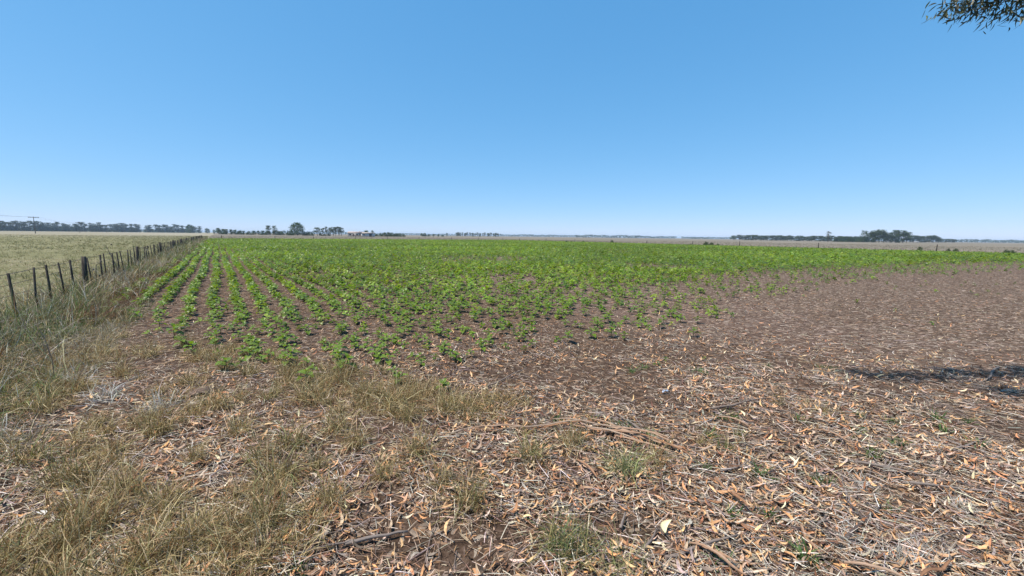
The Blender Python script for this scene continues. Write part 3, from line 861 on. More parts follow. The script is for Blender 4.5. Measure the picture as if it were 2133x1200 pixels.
def build_sticks():
    # sticks one can point to in the photograph: end points in picture columns and lines
    named = [((1385, 1165), (1530, 1115), 0.013, False, 'bent dark grey stick lying beside a pale yellow leaf'),
             ((1760, 1125), (1820, 1048), 0.013, True, 'forked grey stick with a crooked elbow among bark shreds'),
             ((1345, 1150), (1372, 1108), 0.010, False, 'short straight dark stick on a bare crumbly soil patch'),
             ((1290, 1110), (1302, 1075), 0.011, False, 'stubby charcoal stick end leaning on orange leaves'),
             ((1780, 965), (2000, 1010), 0.012, False, 'long brown stick half buried in the thick leaf litter'),
             ((1890, 1015), (2133, 1040), 0.011, False, 'very long thin dark stick crossing the leaf litter'),
             ((1500, 985), (1570, 968), 0.011, True, 'crooked grey twig with a side shoot by green grass'),
             ((1600, 990), (1690, 940), 0.008, False, 'slender weathered twig lying across other twigs'),
             ((1480, 860), (1600, 835), 0.013, False, 'reddish brown branch lying near a scrap of blue plastic'),
             ((1330, 905), (1265, 860), 0.012, False, 'curved pinkish branch on the bare dark soil'),
             ((720, 1140), (850, 1115), 0.014, False, 'bleached silver stick beside the bare soil patch'),
             ((600, 1165), (770, 1128), 0.009, False, 'thin brown stick next to a bleached silver stick'),
             ((1020, 805), (1100, 770), 0.010, False, 'thin pale branch on open soil near the last seedlings'),
             ((1985, 945), (2045, 915), 0.012, False, 'straight grey stick among small green grass tufts'),
             ((2082, 772), (2068, 800), 0.016, False, 'cream peeled stick standing out on shaded ground'),
             ((1695, 1100), (1712, 1075), 0.010, True, 'small Y shaped grey twig on pale straw')]
    for i, (p, q, r0, fk, lab) in enumerate(named):
        c, L, a = between(p, q)
        o = link('fallen_stick', stick_mesh('fallen_stick', max(L, 0.12), r0, 300 + i, M_stick, 0.05, fk), None, (c.x, c.y, gz1(c.x, c.y) + 0.018), (0, rng.normal(0, 0.02), a))
        tag(o, lab, 'stick')
    lib = [stick_mesh('fallen_twig', 0.40, 0.0042, 400 + i, M_stick, 0.06, i % 3 == 0) for i in range(8)]
    n = 0
    while n < 110:
        x, y = (float(q[0]) for q in spread(1, 2.1, 6.5, 0.7, 1.22))
        if rng.random() > float(litter_amount(np.array([x]), np.array([y]))[0]): continue
        o = link('fallen_twig', lib[n % 8], None, (x, y, gz1(x, y) + 0.018), (0, rng.normal(0, 0.03), rng.normal(0, 0.9)), float(rng.uniform(0.5, 1.5)))
        tag(o, 'thin dry twig lying on the leaf litter', 'twig', 'dry twigs on the ground'); n += 1
    strips = [((1110, 905), (1260, 890), 0.03), ((1240, 893), (1420, 945), 0.032), ((1180, 898), (1345, 925), 0.024), ((1280, 915), (1400, 955), 0.02), ((990, 905), (1130, 900), 0.02), ((1225, 888), (1390, 932), 0.02), ((1300, 905), (1440, 962), 0.016), ((1150, 893), (1290, 902), 0.018), ((1060, 912), (1215, 892), 0.015), ((1210, 900), (1330, 938), 0.014), ((1330, 918), (1400, 940), 0.02)]
    for i, (p, q, w) in enumerate(strips):
        c, L, a = between(p, q)
        o = link('bark_strip', bark_mesh(L, w, i), None, (c.x, c.y, gz1(c.x, c.y) + 0.012 + 0.006 * i), (0, 0, a))
        tag(o, 'long reddish strip of shed bark in the loose bark heap', 'bark strip', 'bark heap strips')
    lib = [bark_mesh(0.26, 0.014, 20 + i) for i in range(6)]
    n = 0
    while n < 60:
        x, y = (float(q[0]) for q in spread(1, 2.1, 6.0, 0.7, 1.22))
        if rng.random() > float(litter_amount(np.array([x]), np.array([y]))[0]): continue
        o = link('bark_strip', lib[n % 6], None, (x, y, gz1(x, y) + 0.012), (0, 0, rng.uniform(0, 6.28)), float(rng.uniform(0.5, 1.4)))
        tag(o, 'small shred of tan bark scattered in the leaf litter', 'bark strip', 'bark shreds on the ground'); n += 1
build_sticks()

# ------------------------------------------------------------------ single grass tufts
def build_tufts():
    green = [tuft_mesh('green_tuft', 0.035, 0.10, 40, [(0.055, 0.12, 0.03), (0.085, 0.15, 0.045), (0.12, 0.165, 0.05)], [3, 3, 1], 0.004, 0.4) for _ in range(4)]
    spots = [(1315, 775), (1455, 775), (1470, 782), (1598, 768), (1712, 765), (1735, 768), (1305, 888), (1285, 892), (1160, 880), (1500, 870), (1525, 872),
             (1665, 882), (1790, 870), (1855, 880), (1950, 875), (1967, 900), (2015, 880), (2030, 928), (1815, 950), (1872, 930), (1785, 905), (1700, 995), (1730, 1000),
             (1580, 985), (1505, 935), (1352, 910), (1478, 905), (1542, 905), (1850, 1058), (1470, 975), (1525, 1072), (1600, 1070), (1662, 1152), (1500, 1165), (1692, 1170), (620, 1190), (1230, 880), (1340, 768)]
    for i, (px, py) in enumerate(spots):
        x, y = ground(px, py)
        o = link('green_grass_tuft', green[i % 4], None, (x, y, gz1(x, y)), (0, 0, rng.uniform(0, 6.28)), float(rng.uniform(1.1, 1.7)))
        tag(o, 'short dark green grass tuft sprouting through the leaf litter', 'grass tuft', 'green grass tufts in the litter')
    dry = [tuft_mesh('dry_tuft', 0.10, 0.34, 190, DRY + GREEN[1:3], [5, 4, 4, 4, 4, 1, 2], 0.0036, 0.30) for _ in range(6)]
    spots = [(740, 930), (930, 860), (920, 1020), (690, 1050), (560, 1090), (610, 930), (500, 900), (640, 830), (760, 830), (820, 850), (850, 880), (560, 830), (470, 770), (390, 800), (520, 780),
             (700, 900), (660, 980), (580, 1000), (400, 1130), (300, 1190), (480, 1150), (250, 1020), (130, 1010), (60, 960), (330, 900), (200, 880), (90, 860), (310, 740), (390, 720), (600, 780), (450, 850), (700, 800),
             (1190, 930), (870, 960), (980, 1060), (1105, 960), (800, 1000), (540, 960), (410, 960), (360, 1060), (180, 1120), (60, 1150), (560, 740), (250, 780)]
    for i, (px, py) in enumerate(spots):
        x, y = ground(px, py)
        o = link('dry_grass_tuft', dry[i % 6], None, (x, y, gz1(x, y)), (0, 0, rng.uniform(0, 6.28)), float(rng.uniform(0.7, 1.15)))
        tag(o, 'straw coloured bushy grass tuft with thin arching blades', 'grass tuft', 'dry grass tufts')
    x, y = ground(1305, 985)
    o = link('tall_grass_tuft', tuft_mesh('tall_tuft', 0.09, 0.36, 170, [(0.17, 0.20, 0.08), (0.24, 0.25, 0.12), (0.33, 0.29, 0.15)], [3, 3, 2], 0.004, 0.22), None, (x, y, gz1(x, y)))
    tag(o, 'upright pale green grass tuft just in front of the bark heap', 'grass tuft')
    x, y = ground(1185, 1150)
    o = link('bushy_grass_tuft', tuft_mesh('bushy_tuft', 0.15, 0.26, 320, [(0.14, 0.14, 0.05), (0.20, 0.18, 0.07), (0.07, 0.12, 0.05), (0.30, 0.25, 0.12)], [3, 3, 2, 2], 0.0034, 0.38), None, (x, y, gz1(x, y)))
    tag(o, 'low bushy olive grass clump with a dark green side', 'grass tuft')
    x, y = ground(1290, 1190)
    o = link('sparse_grass_tuft', tuft_mesh('sparse_tuft', 0.14, 0.26, 110, [(0.26, 0.24, 0.11), (0.36, 0.31, 0.17), (0.17, 0.19, 0.07)], [3, 2, 2], 0.0034, 0.38), None, (x, y, gz1(x, y)))
    tag(o, 'open straw coloured grass tuft beside the low bushy olive clump', 'grass tuft')
    grey = [tuft_mesh('bleached_tuft', 0.09, 0.17, 170, [(0.50, 0.47, 0.43), (0.40, 0.37, 0.33), (0.58, 0.55, 0.5)], [3, 2, 2], 0.003, 0.8) for _ in range(3)]
    for i, (px, py) in enumerate([(1798, 1005), (2012, 1060), (1945, 1160), (1760, 1120), (1880, 1165)]):
        x, y = ground(px, py)
        o = link('bleached_grass_tuft', grey[i % 3], None, (x, y, gz1(x, y)), (0, 0, i * 1.7), (1, 1, 0.75))
        tag(o, 'flattened bleached grey tuft of dead grass among bark shreds', 'grass tuft', 'bleached grass tufts')
    for i, (px, py) in enumerate([(150, 800), (215, 830), (330, 850), (60, 700)]):
        x, y = ground(px, py)
        o = link('bleached_grass_tuft', grey[i % 3], None, (x, y, gz1(x, y)), (0, 0, i * 1.3), 1.8)
        tag(o, 'silvery dead grass clump in the weeds beside the fence', 'grass tuft', 'silvery grass clumps by the fence')
    lush = [tuft_mesh('lush_tuft', 0.16, 0.42, 170, GREEN, [3, 2, 1, 3], 0.009, 0.35) for _ in range(2)]
    for i, (px, py) in enumerate([(215, 625), (10, 740), (120, 640)]):
        x, y = ground(px, py)
        o = link('lush_grass_clump', lush[i % 2], None, (x, y, gz1(x, y)), (0, 0, i * 2.0), (1.1, 0.75, 0.75)[i])
        tag(o, ['dark green broad bladed grass clump under the stout fence post', 'dark green upright grass clump at the edge of the weeds', 'small green grass clump below the fence battens'][i], 'grass clump')
build_tufts()

# ------------------------------------------------------------------ small odd things
def build_oddments():
    paper = ramp_mat('white_scrap', [(0.5, 0.48, 0.45), (0.62, 0.6, 0.57)], 0.6, 20)
    blue = ramp_mat('blue_plastic', [(0.22, 0.27, 0.37), (0.34, 0.39, 0.48)], 0.35, 25, spec=0.5)
    yel = ramp_mat('yellow_leaf', [(0.62, 0.54, 0.30), (0.72, 0.64, 0.40)], 0.5, 10)
    earth = ramp_mat('burrow_earth', [(0.05, 0.035, 0.028), (0.13, 0.09, 0.07), (0.2, 0.15, 0.12)], 0.95, 20, bump=0.8)
    v, t = strip([(-0.07, 0, 0.0), (-0.03, 0.01, 0.03), (0.02, 0, 0.09), (0.06, -0.01, 0.16)], [0.05, 0.07, 0.05, 0.02], crease=0.3)
    v = np.vstack([v, v - (0.002, 0.003, 0.003)]); t = np.vstack([t, t[:, ::-1] + len(v) // 2])
    x, y = ground(943, 741); o = link('paper_scrap', tri_mesh('paper_scrap', v, t, paper), None, (x, y, gz1(x, y)), (0, 0, 0.3), 0.62)
    tag(o, 'torn white scrap sticking up between the last seedlings', 'scrap')
    v, t = strip([(-0.05, 0, 0.01), (-0.02, 0, 0.035), (0.01, 0, 0.02), (0.05, 0, 0.03), (0.07, 0, 0.005)], [0.04, 0.06, 0.05, 0.055, 0.03], crease=0.35)
    v = np.vstack([v, v - (0, 0, 0.003)]); t = np.vstack([t, t[:, ::-1] + len(v) // 2])
    x, y = ground(1386, 822); o = link('plastic_scrap', tri_mesh('plastic_scrap', v, t, blue), None, (x, y, gz1(x, y) + 0.01), (0, 0, 0.2), 0.75)
    tag(o, 'crumpled pale blue plastic scrap on bare dark soil', 'scrap')
    v, t = gum_leaf(0.18, 0.2, 9, 0.25, 0.34)
    x, y = ground(1385, 1108); o = link('yellow_leaf', tri_mesh('yellow_leaf', v, t, yel, smooth=True), None, (x, y, gz1(x, y) + 0.045), (0.35, -0.15, 0.9), 0.13)
    tag(o, 'broad pale yellow leaf lying by a bent dark stick', 'leaf')
    x, y = ground(92, 1083); o = link('pale_leaf', tri_mesh('pale_leaf', v, t, paper, smooth=True), None, (x, y, gz1(x, y) + 0.05), (0.3, 0.0, -0.3), 0.085)
    tag(o, 'broad bleached white curled leaf in the dry grass', 'leaf')
    # burrow: a hood of dug earth over a tunnel mouth
    rings = [(0.015, 0.14), (0.05, 0.12), (0.062, -0.06), (0.075, -0.10), (0.105, -0.10), (0.15, 0.0), (0.14, 0.14), (0.07, 0.26), (0.01, 0.32)]
    V, T = [], []; n = 13
    for i, (r_, y_) in enumerate(rings):
        for k in range(n):
            a = math.pi * k / (n - 1); j = 1 + (0.10 * math.sin(4 * a + i * 1.7) if i > 2 else 0)
            V.append((r_ * j * math.cos(a) * (1.25 if i > 3 else 1.1), y_ + (0.015 * math.sin(5 * a) if i in (3, 4) else 0), r_ * j * math.sin(a) * 0.72 - (0.012 if i > 3 else 0.0)))
    for i in range(len(rings) - 1):
        for k in range(n - 1):
            q, w = i * n + k, i * n + k + 1
            T += [(q, q + n, w + n), (q, w + n, w)]
    x, y = ground(420, 820); o = link('animal_burrow', tri_mesh('animal_burrow', np.array(V), np.array(T), earth, smooth=True), None, (x, y, gz1(x, y) - 0.004), (0, 0, R(38)), 0.75)
    tag(o, 'small dark animal burrow with a rim of dug earth', 'burrow')
    # dead thistle stalks leaning over the fence
    for px, py, h, ln, lab in ((258, 585, 1.35, -0.42, 'tall dead thistle stalk leaning over the fence wire'), (250, 560, 1.05, 0.05, 'short dead thistle stalk with a dark seed head by the fence'), (100, 620, 0.95, 0.2, 'bare grey dead stalk standing among the fence weeds')):
        x, y = uv_to_xy(-0.578 * ground(px, py)[0] + 0.816 * ground(px, py)[1], FENCE_V + 0.15)
        e = empty('dead_thistle', (x, y, 0), 0.0); tag(e, lab, 'dead plant')
        pts = [(ln * t, 0.03 * math.sin(5 * t), h * t) for t in (0, 0.3, 0.6, 0.85, 1.0)]
        v, t = tube([(a, b, c - 0.03) for a, b, c in pts], [0.014, 0.012, 0.01, 0.008, 0.006], 6)
        link('stalk', tri_mesh('thistle_stalk', v, t, M_stick), e)
        for q in (0.5, 0.7, 0.95):
            p = Vector((ln * q, 0, h * q)); s = 1 if q != 0.7 else -1
            v, t = join([tube([p, p + Vector((0.10 * s, 0.03, 0.10))], [0.006, 0.004], 5), tube([p + Vector((0.10 * s, 0.03, 0.08)), p + Vector((0.10 * s, 0.03, 0.11)), p + Vector((0.105 * s, 0.03, 0.14))], [0.012, 0.024, 0.008], 7)])
            link('seed_head', tri_mesh('thistle_head', v, t, M_stick), e)
build_oddments()

# ------------------------------------------------------------------ distant trees
def tree_parts(kind, seed):
    """unit-height trunk and crown"""
    r = np.random.default_rng(seed); rr = random.Random(seed)
    cfg = dict(wind=(0.20, 0.16, 1.0, 26, 0.055), round=(0.42, 0.06, 0.98, 60, 0.06), bush=(0.75, 0.0, 1.0, 46, 0.10),
               gum=(0.26, 0.45, 1.0, 24, 0.055), tall=(0.20, 0.15, 1.0, 26, 0.06), bare=(0.24, 0.35, 1.0, 12, 0.05), grove=(0.30, 0.05, 1.0, 40, 0.065))[kind]
    rad, z0, z1, nc, ls = cfg
    parts = [tube([(0, 0, -0.02), (rr.uniform(-.02, .02), rr.uniform(-.02, .02), 0.4), (rr.uniform(-.04, .04), 0, 0.88)], [0.028, 0.02, 0.006], 6)]
    cl = []
    for i in range(nc):
        t = rr.random() ** (0.8 if kind != 'bush' else 1.1); z = z0 + (z1 - z0) * t
        env = {'wind': 0.55 + 0.45 * math.sin(math.pi * min(1, t * 1.05)), 'tall': 0.5 + 0.6 * math.sin(math.pi * t), 'round': math.sin(math.pi * (0.12 + 0.82 * t)) ** 0.7,
               'bush': math.sqrt(max(0.02, 1 - t * t)), 'gum': 0.5 + 0.6 * math.sin(math.pi * t), 'bare': 0.4 + 0.6 * t, 'grove': 0.7 + 0.3 * math.sin(math.pi * t)}[kind] * rad
        a = rr.uniform(0, 6.28); q = env * rr.random() ** 0.45
        cl.append((q * math.cos(a), q * math.sin(a), min(z, z1 - 0.04)))
    for c in rr.sample(cl, min(9, len(cl))):
        zb = max(0.1, c[2] * 0.6)
        parts.append(tube([(0, 0, zb), (c[0] * 0.5, c[1] * 0.5, (zb + c[2]) / 2 + 0.02), c], [0.012, 0.008, 0.003], 4, False))
    per = 34 if kind not in ('round', 'grove', 'bush') else 40
    cen = np.repeat(np.array(cl), per, 0); n = len(cen)
    spread_ = {'wind': 0.055, 'tall': 0.06, 'round': 0.075, 'bush': 0.12, 'gum': 0.055, 'bare': 0.05, 'grove': 0.075}[kind]
    g = r.standard_normal((n, 3)) * spread_ * (1, 1, 0.75)
    pos = cen + g; pos[:, 2] = np.clip(pos[:, 2], 0.015, 1.02)
    quad = (np.array([(-0.5, 0, 0), (0, -0.32, 0.05), (0.5, 0, 0), (0, 0.32, 0.05)]), np.array([(0, 1, 2), (0, 2, 3)]))
    M = rots(r.uniform(0, 6.28, n), r.uniform(-1.3, 1.3, n), r.uniform(-1.3, 1.3, n)) * (ls * r.uniform(0.6, 1.3, n))[:, None, None]
    base = dict(wind=(0.055, 0.075, 0.05), round=(0.05, 0.085, 0.028), bush=(0.05, 0.08, 0.03), gum=(0.06, 0.085, 0.045), tall=(0.055, 0.085, 0.035), bare=(0.085, 0.085, 0.05), grove=(0.05, 0.072, 0.032))[kind]
    clump = np.repeat(np.clip(r.normal(1, 0.22, len(cl)), 0.5, 1.6), per)
    col = np.array(base)[None] * clump[:, None] * r.uniform(0.75, 1.3, (n, 1))
    bag = Bag(); bag.add(quad, M, pos, col)
    v, t = join(parts)
    return tri_mesh('tree_trunk', v, t, M_bark, smooth=True), bag.mesh('tree_crown', M_tree)

TREES = {k: [tree_parts(k, 900 + 10 * i + j) for j in range(n)] for i, (k, n) in enumerate((('wind', 6), ('round', 3), ('bush', 5), ('gum', 5), ('tall', 3), ('bare', 2), ('grove', 6)))}
cnt = {}
def tree(kind, px, dist, h, label, name='tree', cat='tree', group=None, wide=1.0, dx=0.0):
    k = cnt.get(kind, 0); cnt[kind] = k + 1
    trunk, crown = TREES[kind][k % len(TREES[kind])]
    x, y = along(px, dist)
    e = empty(name, (x + dx, y, 0), rng.uniform(0, 6.28), (h * wide, h * wide, h)); tag(e, label, cat, group)
    link('trunk' if kind != 'bush' else 'stem', trunk, e); link('crown', crown, e)
    return e

def px_h(px_tall, dist): return px_tall * dist / F_PX

def build_far_trees():
    # windbreak row closing the pasture
    n = 52
    for i in range(n):
        t = (i + rng.uniform(-0.3, 0.3)) / (n - 1); px = -14 + 430 * t
        d = 650 + 300 * t; h = px_h(20 - 5.5 * t, d) * rng.uniform(0.82, 1.12)
        if abs(px - 300) < 3: continue
        tree('wind', px, d, h, 'slender grey green tree in the long windbreak row behind the power poles', 'windbreak_tree', 'tree', 'windbreak row beyond the pasture', rng.uniform(1.15, 1.6))
    for i in range(46):          # the thick undergrowth at its foot
        t = (i + rng.uniform(-0.4, 0.4)) / 45; px = -14 + 428 * t; d = 655 + 300 * t
        if abs(px - 300) < 3: continue
        tree('bush', px, d, px_h(11 - 3.5 * t, d) * rng.uniform(0.8, 1.2), 'dark shrub filling the foot of the long windbreak row', 'windbreak_shrub', 'shrub', 'shrubs under the windbreak row')
    tree('round', 395, 800, px_h(17, 800), 'rounded dark tree ending the long windbreak row', 'broad_tree', wide=0.8)
    tree('round', 432, 780, px_h(10, 780), 'small lone round tree in the gap after the windbreak row', 'round_tree', wide=1.1)
    # hedge and trees round the homestead
    for px, d, h, k in ((446, 420, 9, 'tall'), (455, 420, 12, 'round'), (465, 430, 10, 'bush'), (472, 425, 10, 'grove'), (481, 420, 9.5, 'grove'), (490, 430, 9, 'bush'), (500, 425, 8, 'bush'), (508, 420, 7.5, 'grove'),
                        (518, 410, 6.5, 'bush'), (528, 420, 7.5, 'bush'), (538, 410, 8, 'grove'), (547, 415, 8, 'bush'), (557, 410, 8.5, 'bush'), (570, 405, 8.5, 'grove'), (580, 400, 8, 'bush'), (587, 400, 6.5, 'bush')):
        tree(k, px, d, px_h(h * 1.05, d), 'dark bushy tree in the hedge at the end of the fence line', 'hedge_tree', 'tree', 'hedge trees past the fence end')
    tree('tall', 560, 395, px_h(19, 395), 'tall narrow tree of a close pair rising above the hedge', 'hedge_tree', group='close pair above the hedge', wide=1.15)
    tree('tall', 572, 395, px_h(19.5, 395), 'tall narrow tree of a close pair rising above the hedge', 'hedge_tree', group='close pair above the hedge', wide=1.0)
    tree('round', 619, 370, px_h(26, 370), 'largest broad dome shaped dark tree standing near the homestead', 'broad_tree', wide=1.2)
    for px, h, k in ((600, 6, 'bush'), (607, 8, 'bush'), (634, 7, 'bush'), (642, 6.5, 'bush'), (650, 5.5, 'bush')):
        tree(k, px, 372, px_h(h, 372), 'low dark shrub at the foot of the broad dome shaped tree', 'shrub', 'shrub', 'shrubs round the dome tree')
    for px, h, w in ((661, 17, 1.25), (673, 16, 0.85), (680, 19, 0.6), (688, 17, 1.0), (694, 19.5, 1.0), (699, 18, 0.8), (706, 19, 1.1), (711, 17, 1.1)):
        tree('gum', px, 360, px_h(h, 360), 'tall gum tree with clear trunk in the open clump by the house', 'gum_tree', 'tree', 'open gum clump by the house', w)
    for px, h in ((668, 5), (676, 4), (685, 4.5)):
        tree('bush', px, 362, px_h(h, 362), 'low shrub growing under the open gum clump', 'shrub', 'shrub', 'shrubs under the gum clump')
    tree('round', 763, 380, px_h(12, 380), 'dense rounded tree behind the grey shed', 'round_tree', wide=1.1)
    tree('tall', 776, 360, px_h(12.5, 360), 'narrow dark tree at the end of the grey shed', 'narrow_tree', wide=1.3)
    for px, h in ((784, 5), (792, 6), (801, 8), (809, 8.5), (817, 8), (826, 7), (833, 6.5), (841, 5)):
        tree('bush', px, 390, px_h(h, 390), 'rounded dark shrub in the low thicket beyond the shed', 'shrub', 'shrub', 'thicket beyond the shed')
    for px, h, k in ((878, 6.5, 'round'), (884, 6.5, 'bush'), (893, 4, 'bush'), (903, 5, 'round'), (913, 4.5, 'round'), (922, 4, 'bush'), (931, 7.5, 'tall')):
        tree(k, px, 560, px_h(h, 560), 'small isolated tree standing on the open plain past the thicket', 'small_tree', 'tree', 'isolated small trees on the plain')
    for i in range(17):
        px = 953 + 84 * i / 16 + rng.uniform(-1.5, 1.5)
        tree('wind' if i % 3 else 'grove', px, 800, px_h(7.5, 800) * rng.uniform(0.85, 1.15), 'dark tree in the short dense row out on the plain', 'row_tree', 'tree', 'short dense row on the plain', 1.4)
    # grove on the other side
    tree('round', 1528, 700, px_h(9, 700), 'round tree detached from the end of the long grove', 'round_tree', wide=1.7)
    for i in range(24):
        px = 1542 + 190 * i / 23 + rng.uniform(-1.5, 1.5); t = i / 23
        tree('grove', px, 690 - 120 * t, px_h(10.5, 690 - 120 * t) * rng.uniform(0.85, 1.1), 'dark tree in the long even part of the distant grove', 'grove_tree', 'tree', 'long even grove', 1.9)
    tree('bare', 1725, 455, px_h(21, 455), 'half bare crooked tree standing alone before the grove', 'bare_tree', wide=1.3)
    for i in range(16):
        px = 1740 + 62 * i / 15 + rng.uniform(-2, 2)
        tree('bush' if i % 2 else 'grove', px, 480, px_h(11.5, 480) * rng.uniform(0.8, 1.1), 'leafy green tree in the low middle of the grove', 'grove_tree', 'tree', 'low middle of the grove')
    for px, h, k in ((1799, 20, 'tall'), (1807, 18, 'tall'), (1816, 19, 'grove'), (1822, 20, 'grove'), (1831, 21, 'grove'), (1840, 20, 'grove'), (1848, 18, 'grove'), (1856, 18.5, 'grove'), (1865, 21, 'grove'), (1873, 18, 'grove'), (1881, 20, 'tall'), (1888, 18, 'grove')):
        tree(k, px, 440, px_h(h, 440) * rng.uniform(1.05, 1.25), 'tall dark tree in the highest part of the grove', 'grove_tree', 'tree', 'tall end of the grove', 1.0)
    for px, h in ((1896, 14), (1903, 15), (1910, 13), (1918, 13.5), (1927, 14), (1935, 14), (1943, 14.5), (1950, 13), (1956, 10)):
        tree('grove', px, 640, px_h(h, 640) * rng.uniform(0.92, 1.05), 'rounded hazy tree tailing off behind the tall grove', 'grove_tree', 'tree', 'hazy tail of the grove', 1.3)
    for px, h in ((1962, 7), (1969, 7.5), (1976, 7.5), (1984, 7), (1988, 6.5)):
        tree('grove', px, 800, px_h(h, 800), 'small far tree past the hazy tail of the grove', 'grove_tree', 'tree', 'last small trees of the grove', 1.6)
build_far_trees()

def far_wood(px0, px1, dist, tall, label, seed, gap=0.0):
    """a wood so far off that it reads as one mass"""
    r = np.random.default_rng(seed); bag = Bag()
    x0, y0 = along(px0, dist); x1, y1 = along(px1, dist * 1.02)
    W = abs(x1 - x0); n = int(W * 4.5); H = px_h(tall, dist)
    t = r.random(n); prof = 0.62 + 0.38 * vnoise(t * W, 0 * t, 0.05, seed) + 0.1 * vnoise(t * W, 0 * t, 0.2, seed + 1)
    pos = np.stack([x0 + (x1 - x0) * t, y0 + (y1 - y0) * t + r.uniform(-14, 14, n), H * prof * r.random(n) ** 0.8], 1)
    quad = (np.array([(-0.5, 0, 0), (0, -0.4, 0.05), (0.5, 0, 0), (0, 0.4, 0.05)]), np.array([(0, 1, 2), (0, 2, 3)]))
    M = rots(r.uniform(0, 6.28, n), r.uniform(-1.5, 1.5, n), r.uniform(-1.5, 1.5, n)) * (H * 0.32 * r.uniform(0.7, 1.3, n))[:, None, None]
    bag.add(quad, M, pos, np.tile([[0.05, 0.07, 0.04]], (n, 1)) * r.uniform(0.7, 1.3, (n, 1)))
    o = link('distant_wood', bag.mesh('distant_wood', M_tree)); tag(o, label, 'wood', kind='stuff')
far_wood(1036, 1205, 2400, 4.5, 'faint blue wood low on the horizon past the short tree row', 1)
far_wood(1200, 1332, 1500, 6.0, 'darker belt of trees low on the horizon', 2)
far_wood(1330, 1408, 2600, 4.5, 'thin faint tree belt tailing off from the darker belt', 3)
far_wood(1420, 1530, 2600, 4.0, 'faint far wood beside the detached round tree', 4)
far_wood(1440, 1475, 1700, 3.5, 'short dark thicket in front of a faint far wood', 5)
far_wood(1975, 2300, 1500, 6.5, 'long blue wood on the horizon past the grove', 6)
far_wood(-200, 420, 1700, 5.0, 'dim wood far behind the windbreak row', 7)
far_wood(580, 720, 1300, 7.0, 'dim bluish wood seen behind the gum clump', 8)
far_wood(715, 960, 2000, 4.0, 'dim wood on the horizon behind the house', 9)

# dark weeds on the boundary
def build_boundary_weeds():
    for i, (px, py, h) in enumerate(((1110, 503, 0.9), (1123, 503, 0.8), (1180, 506, 1.0), (1190, 506, 0.8), (1215, 506, 1.0), (1275, 507, 1.3), (1470, 513, 1.6), (1482, 513, 1.3), (1495, 513, 0.9), (1916, 521, 1.0), (1975, 525, 0.8), (1990, 525, 0.9), (2096, 530, 1.0), (2108, 530, 0.9))):
        x, y = ground(px, py)
        trunk, crown = TREES['bush'][i % 5]
        e = empty('weed_bush', (x, y, 0), i * 1.1, (h * 0.6, h * 0.6, h * 0.7)); tag(e, 'dark weed bush growing on the crop boundary by the stubble', 'weed', 'weed bushes on the boundary')
        link('stem', trunk, e); link('crown', crown, e)
build_boundary_weeds()

# ------------------------------------------------------------------ homestead
def box(x0, x1, y0, y1, z0, z1):
    v = np.array([(x, y, z) for z in (z0, z1) for y in (y0, y1) for x in (x0, x1)], float)
    t = np.array([(0, 2, 1), (1, 2, 3), (4, 5, 6), (5, 7, 6), (0, 1, 4), (1, 5, 4), (2, 6, 3), (3, 6, 7), (0, 4, 2), (2, 4, 6), (1, 3, 5), (3, 7, 5)])
    return v, t
def gable(x0, x1, y0, y1, z0, z1, over=0.3):
    ym = (y0 + y1) / 2
    v = np.array([(x0 - over, y0 - over, z0), (x1 + over, y0 - over, z0), (x0 - over, y1 + over, z0), (x1 + over, y1 + over, z0), (x0 - over, ym, z1), (x1 + over, ym, z1)], float)
    t = np.array([(0, 1, 5), (0, 5, 4), (3, 2, 4), (3, 4, 5), (0, 4, 2), (1, 3, 5), (0, 2, 1), (1, 2, 3)])
    return v, t
